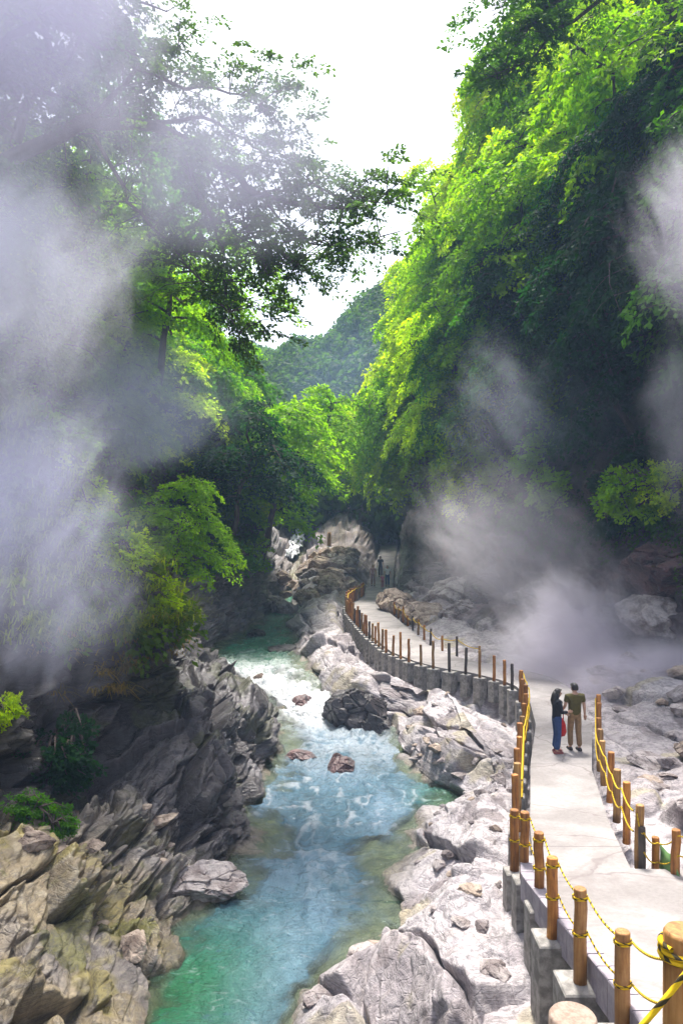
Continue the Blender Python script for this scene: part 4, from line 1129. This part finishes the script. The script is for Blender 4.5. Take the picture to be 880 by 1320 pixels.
def person(label, loc, rz, h, arms, shirt, trousers, hair='short', sleeve='short', stride=.0, wide=1., head_turn=0., legs_bare=False, group=None, shoe=None):
    """arms: (left elbow, left wrist, right elbow, right wrist) in a frame where +y is forward"""
    g = empty('person', loc, rz); tag(g, label, 'person', group); k = h / 1.72; g.scale = (k, k, k)
    le, lw, re_, rw = [Vector(a) for a in arms]
    sh = .175 * wide
    hx = math.sin(head_turn) * .02
    J = [(0, 0, .95), (0, 0, 1.10), (0, -.01, 1.28), (0, -.015, 1.42), (0, 0, 1.50), (hx, .015, 1.57),
         (-sh, -.01, 1.40), le, lw, (sh, -.01, 1.40), re_, rw,
         (-.09, 0, .90), (-.10, .02 + stride * .5, .50), (-.10, stride - .03, .09), (-.115, stride + .13, .035),
         (.09, 0, .90), (.10, .02 - stride * .5, .50), (.10, -stride - .03, .09), (.115, -stride + .13, .035)]
    E = [(0, 1), (1, 2), (2, 3), (3, 4), (4, 5), (3, 6), (6, 7), (7, 8), (3, 9), (9, 10), (10, 11), (0, 12), (12, 13), (13, 14), (14, 15), (0, 16), (16, 17), (17, 18), (18, 19)]
    Rr = [(.115 * wide, .085), (.105 * wide, .085), (.12 * wide, .095), (.075 * wide, .06), .052, .052, .050, .042, .027, .050, .042, .027, .070, .05, .036, .03, .070, .05, .036, .03]
    # head with face, ears; hands with five fingers
    ex = MB()
    def ell(c, r, n=12, mrings=9, squash=None):
        b = len(ex.v)
        for i in range(mrings + 1):
            t = math.pi * i / mrings
            for q in range(n):
                a = 2 * math.pi * q / n
                v = Vector((r[0] * math.sin(t) * math.cos(a), r[1] * math.sin(t) * math.sin(a), r[2] * math.cos(t)))
                if v.z < 0: v.x *= 1 + .35 * v.z / r[2]; v.y *= 1 + (.2 if v.y < 0 else .05) * v.z / r[2]
                v = Matrix.Rotation(head_turn, 3, 'Z') @ v
                ex.v.append(Vector(c) + v)
        for i in range(mrings):
            for q in range(n):
                q2 = (q + 1) % n; ex.f.append((b + i * n + q, b + (i + 1) * n + q, b + (i + 1) * n + q2, b + i * n + q2))
    hc = Vector((hx, .03, 1.595)); ell(hc, (.076, .095, .115), 16, 12)
    RT = Matrix.Rotation(head_turn, 3, 'Z')
    ex.tube([hc + RT @ Vector((0, .088, .02)), hc + RT @ Vector((0, .112, -.022))], [.008, .015], 6)           # nose
    ex.tube([hc + RT @ Vector((-.022, .086, -.055)), hc + RT @ Vector((.022, .086, -.055))], [.007, .007], 6)   # mouth
    for s_ in (-1, 1):
        ex.tube([hc + RT @ Vector((s_ * .074, .0, -.02)), hc + RT @ Vector((s_ * .082, -.01, .02))], [.014, .02], 6)
        w = lw if s_ < 0 else rw; e = le if s_ < 0 else re_
        d = (w - e).normalized(); u, v = frame_of(d)
        ex.tube([w - d * .01, w + d * .045, w + d * .085], [.026, .034, .028], 8)
        for q in range(4):
            o = v * (q - 1.5) * .017; ln = (.062, .074, .07, .055)[q]
            a = w + d * .078 + o; ex.tube([a, a + d * ln * .55 + u * .006, a + d * ln + u * .028], [.0095, .0085, .006], 6)
        a = w + d * .025 + v * .026; ex.tube([a, a + d * .035 + v * .018, a + d * .062 + v * .018 + u * .01], [.011, .010, .007], 6)
    body = grown('body', J, E, Rr, SKIN, g, 2, ex.mesh('x'))
    for s_ in (-1, 1):
        eye = MB(); eye.tube([hc + RT @ Vector((s_ * .03, .082, .012)), hc + RT @ Vector((s_ * .03, .091, .012))], [.011, .008], 8)
        eye.build('eye', SHOE, g)
    # clothes
    ins = .014
    sj = [(0, 0, .86), J[1], J[2], J[3], J[6], J[9]]; se = [(0, 1), (1, 2), (2, 3), (3, 4), (3, 5)]
    sr = [(.178 * wide, .138), (.150 * wide, .122), (.165 * wide, .132), (.14 * wide, .108), .082, .082]
    for a, e, w in ((4, le, lw), (5, re_, rw)):
        base = Vector(sj[a]); f = .62 if sleeve == 'short' else 1.
        sj.append(base.lerp(e, f)); se.append((a, len(sj) - 1)); sr.append(.066 if sleeve == 'short' else .056)
        if sleeve != 'short':
            sj.append(e.lerp(w, .88)); se.append((len(sj) - 2, len(sj) - 1)); sr.append(.043)
    sj.append((0, -.005, 1.49)); se.append((3, len(sj) - 1)); sr.append(.080)
    grown('shirt', sj, se, sr, cloth('shirt cloth', shirt), g)
    if trousers is not None:
        wd = .5 if legs_bare else .0
        tj = [(0, 0, 1.08), (0, 0, .94)] + [Vector(J[i]) for i in (12, 13, 14, 16, 17, 18)]
        for i in (4, 7): tj[i] = Vector(tj[i - 1]).lerp(tj[i], .93)
        flare = .098 if wide < 1 else .068
        grown('trousers', tj, [(0, 1), (1, 2), (2, 3), (3, 4), (1, 5), (5, 6), (6, 7)], [(.135 * wide, .105), (.160 * wide, .126), .102, .078, flare, .102, .078, flare], cloth('trouser cloth', trousers), g)
    for i in (14, 18):
        a = Vector(J[i]); sm = MB(); sm.tube([a + Vector((0, -.07, -.045)), a + Vector((0, -.02, -.035)), a + Vector((0, .08, -.045)), a + Vector((0, .17, -.055)), a + Vector((0, .205, -.065))], [.035, .052, .05, .042, .015], 10)
        sm.build('shoe', shoe or SHOE, g, smooth=True)
    hm = MB(); b_ex, ex = ex, hm
    n = 18; rings = 9; b = 0
    for i in range(rings + 1):
        t = math.pi * .62 * i / rings
        for q in range(n):
            a = 2 * math.pi * q / n
            v = Vector((.096 * math.sin(t) * math.cos(a), .116 * math.sin(t) * math.sin(a), .128 * math.cos(t) + .012))
            if v.y > .0 and v.z < .075: v.z = max(v.z, .055 + .05 * (v.y / .1)); v.y = min(v.y, .092)
            v += Vector((random.uniform(-.005, .005), random.uniform(-.005, .005), random.uniform(-.005, .005)))
            hm.v.append(hc + RT @ v)
    for i in range(rings):
        for q in range(n):
            q2 = (q + 1) % n; hm.f.append((i * n + q, (i + 1) * n + q, (i + 1) * n + q2, i * n + q2))
    if hair == 'long':
        hm.tube([hc + RT @ Vector((0, -.05, .05)), hc + RT @ Vector((.0, -.085, -.05)), hc + RT @ Vector((0, -.105, -.16)), hc + RT @ Vector((0, -.11, -.27)), hc + RT @ Vector((0, -.10, -.34))], [.07, .085, .088, .07, .02], 12)
        for s_ in (-1, 1): hm.tube([hc + RT @ Vector((s_ * .06, 0, .06)), hc + RT @ Vector((s_ * .085, -.02, -.05)), hc + RT @ Vector((s_ * .07, -.04, -.18))], [.03, .035, .015], 8)
    hm.build('hair', HAIR, g, smooth=True)
    return g

pw = Vector((5.36, 19.35, float(ZP(19.35)) + .012)); pmn = Vector((5.88, 19.6, float(ZP(19.6)) + .012))
person('woman with long dark hair in a black top and wide blue jeans', pw, math.radians(-80), 1.61,
       ((-.20, .06, 1.14), (-.12, .27, 1.04), (.21, .04, 1.13), (.10, .28, 1.12)), (.012, .012, .018), (.03, .06, .17), 'long', 'long', .03, .96, -.05, shoe=mat_simple('red brown shoe', (.2, .05, .05), (.3, .1, .09), 9, .7, .1, .01))
person('man in an olive t-shirt and khaki trousers seen from behind on the walkway', pmn, math.radians(8), 1.69,
       ((-.26, .0, 1.15), (-.27, .16, 1.0), (.25, -.03, 1.13), (.30, .05, .90)), (.10, .085, .022), (.27, .17, .085), 'short', 'short', .05, 1.16, .25)
# red bag held between them
bg = empty('bag', at(722, 934, 19.45)); tag(bg, 'red shoulder bag held between the woman and the man', 'bag')
bm_ = MB()
for i, (z, w, d) in enumerate([(-.30, .03, .02), (-.28, .10, .06), (-.18, .14, .085), (-.02, .125, .08), (.10, .09, .055), (.16, .06, .03)]):
    for q in range(14):
        a = 2 * math.pi * q / 14; bm_.v.append(Vector((w * math.cos(a) + .012 * math.sin(3 * a + i), d * math.sin(a), z)))
for i in range(5):
    for q in range(14):
        q2 = (q + 1) % 14; bm_.f.append((i * 14 + q, i * 14 + q2, i * 14 + 14 + q2, i * 14 + 14 + q))
bm_.f.append(tuple(reversed(range(14)))); bm_.f.append(tuple(70 + q for q in range(14)))
bm_.build('bag_body', cloth('red canvas', (.55, .02, .02)), bg, smooth=True)
sm_ = MB(); sm_.tube([(-.07, 0, .12), (-.06, 0, .30), (-.01, .02, .42), (.06, 0, .34), (.07, 0, .12)], .013, 6); sm_.build('strap', cloth('red strap', (.4, .015, .02)), bg, smooth=True)
# walkers in the distance
sw = lambda f: ((-.24, .02, 1.14), (-.26, .1 * f, .90), (.24, .02, 1.14), (.26, -.1 * f + .06, .90))
def far_person(label, x, D, h, rz, shirt, tr, **k):
    person(label, (x, D, float(ZP(D)) + .012), rz, h, sw(.6), shirt, tr, **k)
far_person('walker in black with dark trousers at the rear of the distant group', 3.25, 65.0, 1.75, 3.0, (.035, .035, .045), (.05, .05, .06), stride=.08)
far_person('walker in a pinkish grey top at the left of the distant group', 2.5, 61.5, 1.68, 3.2, (.5, .32, .33), (.34, .22, .22), stride=.1)
far_person('small child in pink beside the walker in a white top', 3.2, 60.6, 1.1, 3.0, (.55, .16, .22), (.3, .06, .08), stride=.06)
far_person('walker in a white top and blue jeans at the right of the distant group', 3.62, 61.3, 1.66, 3.1, (.7, .7, .72), (.04, .08, .2), stride=.08)

# ------------------------------------------------------------------ steam
def steam(label, c, r, dens, freq, thr, seed, color=(.80, .775, .90), rot=0., drift=-.5, aniso=.3):
    n = 26; m = MB()
    for i in range(n // 2 + 1):
        t = math.pi * i / (n // 2)
        for q in range(n):
            a = 2 * math.pi * q / n; m.v.append(Vector((math.sin(t) * math.cos(a), math.sin(t) * math.sin(a), math.cos(t))))
    for i in range(n // 2):
        for q in range(n):
            q2 = (q + 1) % n; m.f.append((i * n + q, (i + 1) * n + q, (i + 1) * n + q2, i * n + q2))
    t = NT('steam')
    oc = t.n('TexCoord').outputs['Object']
    ln = t.n('VectorMath', {0: oc}, operation='LENGTH').outputs['Value']
    P = t.scalevec(oc, r)
    P = t.n('VectorMath', {0: P, 1: (seed * 7.3, seed * 3.1, seed * 5.7)}, operation='ADD').outputs[0]
    mp = t.n('Mapping'); t.set(mp.inputs[0], P); mp.inputs['Rotation'].default_value = (0, drift, 0)
    P = t.scalevec(mp.outputs[0], (1.25, 1., .62))
    nz = t.n('TexNoise', {'Scale': freq * 2.1, 'Detail': 6., 'Roughness': .66, 'Distortion': 1.6}); t.set(nz.inputs['Vector'], P)
    big = t.n('TexNoise', {'Scale': freq * .62, 'Detail': 2., 'Roughness': .5, 'Distortion': .9}); t.set(big.inputs['Vector'], P)
    nv = t.math('ADD', t.math('MULTIPLY', nz.outputs[0], .62), t.math('MULTIPLY', big.outputs[0], .55))
    fall = t.rangev(ln, 1.0, .25, 0, 1)
    # noise tears the plume apart towards its edge
    v = t.math('ADD', t.math('MULTIPLY_ADD', t.math('SUBTRACT', nv, .585), 1.9, .5), t.math('MULTIPLY', t.math('SUBTRACT', fall, .6), .62))
    d = t.math('MULTIPLY', t.math('POWER', t.rangev(v, thr - .12, thr + .68), 1.4), t.math('MULTIPLY', t.rangev(ln, 1., .55), dens))
    pv = t.n('VolumePrincipled', {'Color': color, 'Density': d, 'Anisotropy': aniso})
    t.set(t.out.inputs['Volume'], pv.outputs[0])
    t.m.cycles.volume_step_rate = 1.0 if hasattr(t.m, 'cycles') else 1.0
    o = m.build('steam', t.m, None, c); o.scale = r; o.rotation_euler = (0, rot, 0)
    return tag(o, label, 'steam', None, 'stuff')
def rad(px, D): return px / F * D
D = 12.
W4 = (.66, .655, .80)
W1, W2, W3 = (.85, .86, .97), (.73, .75, .93), (.965, .93, .998)
steam('broad bank of pale steam drifting up along the left side', at(-30, 360, D), (rad(310, D), 2.6, rad(300, D)), .85, .42, .32, 1, W1)
steam('darker lower veil of steam over the left bank', at(0, 680, D), (rad(260, D), 2.4, rad(320, D)), .75, .42, .32, 2, W2)
steam('high thin steam across the top left corner', at(40, 30, 13.), (rad(300, 13), 2.8, rad(280, 13)), .6, .38, .26, 3, W4, aniso=0.)
steam('faint steam veil over the overhanging tree and its branches', at(280, 215, 20), (rad(280, 20), 2.6, rad(185, 20)), .30, .28, .20, 4, W4, aniso=0.)
steam('drifting violet steam wisp in front of the left wood', at(190, 530, 22), (rad(180, 22), 3., rad(140, 22)), .42, .3, .30, 5, W2, drift=-.9)
steam('steam column rising behind the couple', at(745, 860, 29.5), (rad(150, 29.5), 3.0, rad(190, 29.5)), .85, .46, .22, 6, W3, drift=.5)
steam('steam drifting up and left from the column', at(660, 700, 33), (rad(190, 33), 3.4, rad(170, 33)), .32, .34, .30, 7, W3, drift=.8)
steam('low steam spreading over the stones right of the couple', at(840, 920, 27), (rad(170, 27), 3., rad(120, 27)), 1.9, .45, .04, 8, W3, drift=1.2)
steam('steam puff at the right edge high on the slope', at(895, 290, 24), (rad(140, 24), 2., rad(190, 24)), .42, .46, .30, 9, (.85, .82, .95), drift=.5)
steam('thin steam trail down the right edge of the slope', at(890, 540, 26), (rad(90, 26), 1.6, rad(220, 26)), .5, .42, .34, 10, W3, drift=.2)
steam('faint steam wisp across the dark middle of the right slope', at(710, 530, 33), (rad(210, 33), 2., rad(160, 33)), .2, .3, .34, 11, W2, drift=.7)

steam('blue mist hanging in the far ravine below the wooded hill', at(455, 520, 92), (15., 9., 16.), .012, .08, .10, 12, (.50, .68, 1.))
hz = MB(); hz.box((0, 118, 48), (175, 132, 52)); 
th = NT('air'); pv = th.n('VolumePrincipled', {'Color': (.45, .66, 1.), 'Density': .0010, 'Anisotropy': .0}); th.set(th.out.inputs['Volume'], pv.outputs[0])
tag(hz.build('haze', th.m), kind='stuff')

# ------------------------------------------------------------------ light, sky, camera
EL, AZ = math.radians(66), math.radians(5)      # sun ahead of the camera and to the left
sd = Vector((math.sin(AZ) * math.cos(EL), math.cos(AZ) * math.cos(EL), math.sin(EL)))
sun = bpy.data.lights.new('sun', 'SUN'); sun.energy = 3.0; sun.angle = math.radians(9); sun.color = (1., .95, .86)
so = bpy.data.objects.new('sun', sun); COL.objects.link(so); so.rotation_euler = sd.to_track_quat('Z', 'Y').to_euler(); so.location = sd * 60
W = bpy.data.worlds.new('World'); SC.world = W; W.use_nodes = True
nt = W.node_tree; nt.nodes.clear()
out = nt.nodes.new('ShaderNodeOutputWorld'); bgn = nt.nodes.new('ShaderNodeBackground')
sky = nt.nodes.new('ShaderNodeTexSky'); sky.sky_type = 'NISHITA'; sky.sun_disc = False; sky.sun_elevation = EL; sky.sun_rotation = AZ
sky.air_density = 1.0; sky.dust_density = 4.0; sky.ozone_density = 1.
hs = nt.nodes.new('ShaderNodeHueSaturation'); hs.inputs['Saturation'].default_value = .5; hs.inputs['Value'].default_value = 1.0
nt.links.new(sky.outputs[0], hs.inputs['Color']); nt.links.new(hs.outputs[0], bgn.inputs['Color'])
bgn.inputs['Strength'].default_value = .15; nt.links.new(bgn.outputs[0], out.inputs['Surface'])

cam = bpy.data.cameras.new('camera'); co = bpy.data.objects.new('camera', cam); COL.objects.link(co)
cam.sensor_fit = 'VERTICAL'; cam.sensor_height = 24; cam.lens = 24 * F / 1320
cam.clip_start = .05; cam.clip_end = 3000
co.location = (0, 0, CAM_Z); co.rotation_euler = (math.radians(90), 0, 0)
SC.camera = co
vs = SC.view_settings; vs.view_transform = 'Standard'; vs.look = 'None'; vs.exposure = 1.45; vs.gamma = 1; vs.use_curve_mapping = False
cy = SC.cycles
cy.max_bounces = 8; cy.diffuse_bounces = 3; cy.glossy_bounces = 2; cy.transmission_bounces = 3; cy.volume_bounces = 6; cy.use_adaptive_sampling = True; cy.adaptive_threshold = .02; cy.adaptive_min_samples = 16; cy.transparent_max_bounces = 12
cy.volume_max_steps = 256; cy.use_denoising = True; cy.caustics_reflective = False; cy.caustics_refractive = False
cy.sample_clamp_indirect = 6
SC.render.use_persistent_data = False
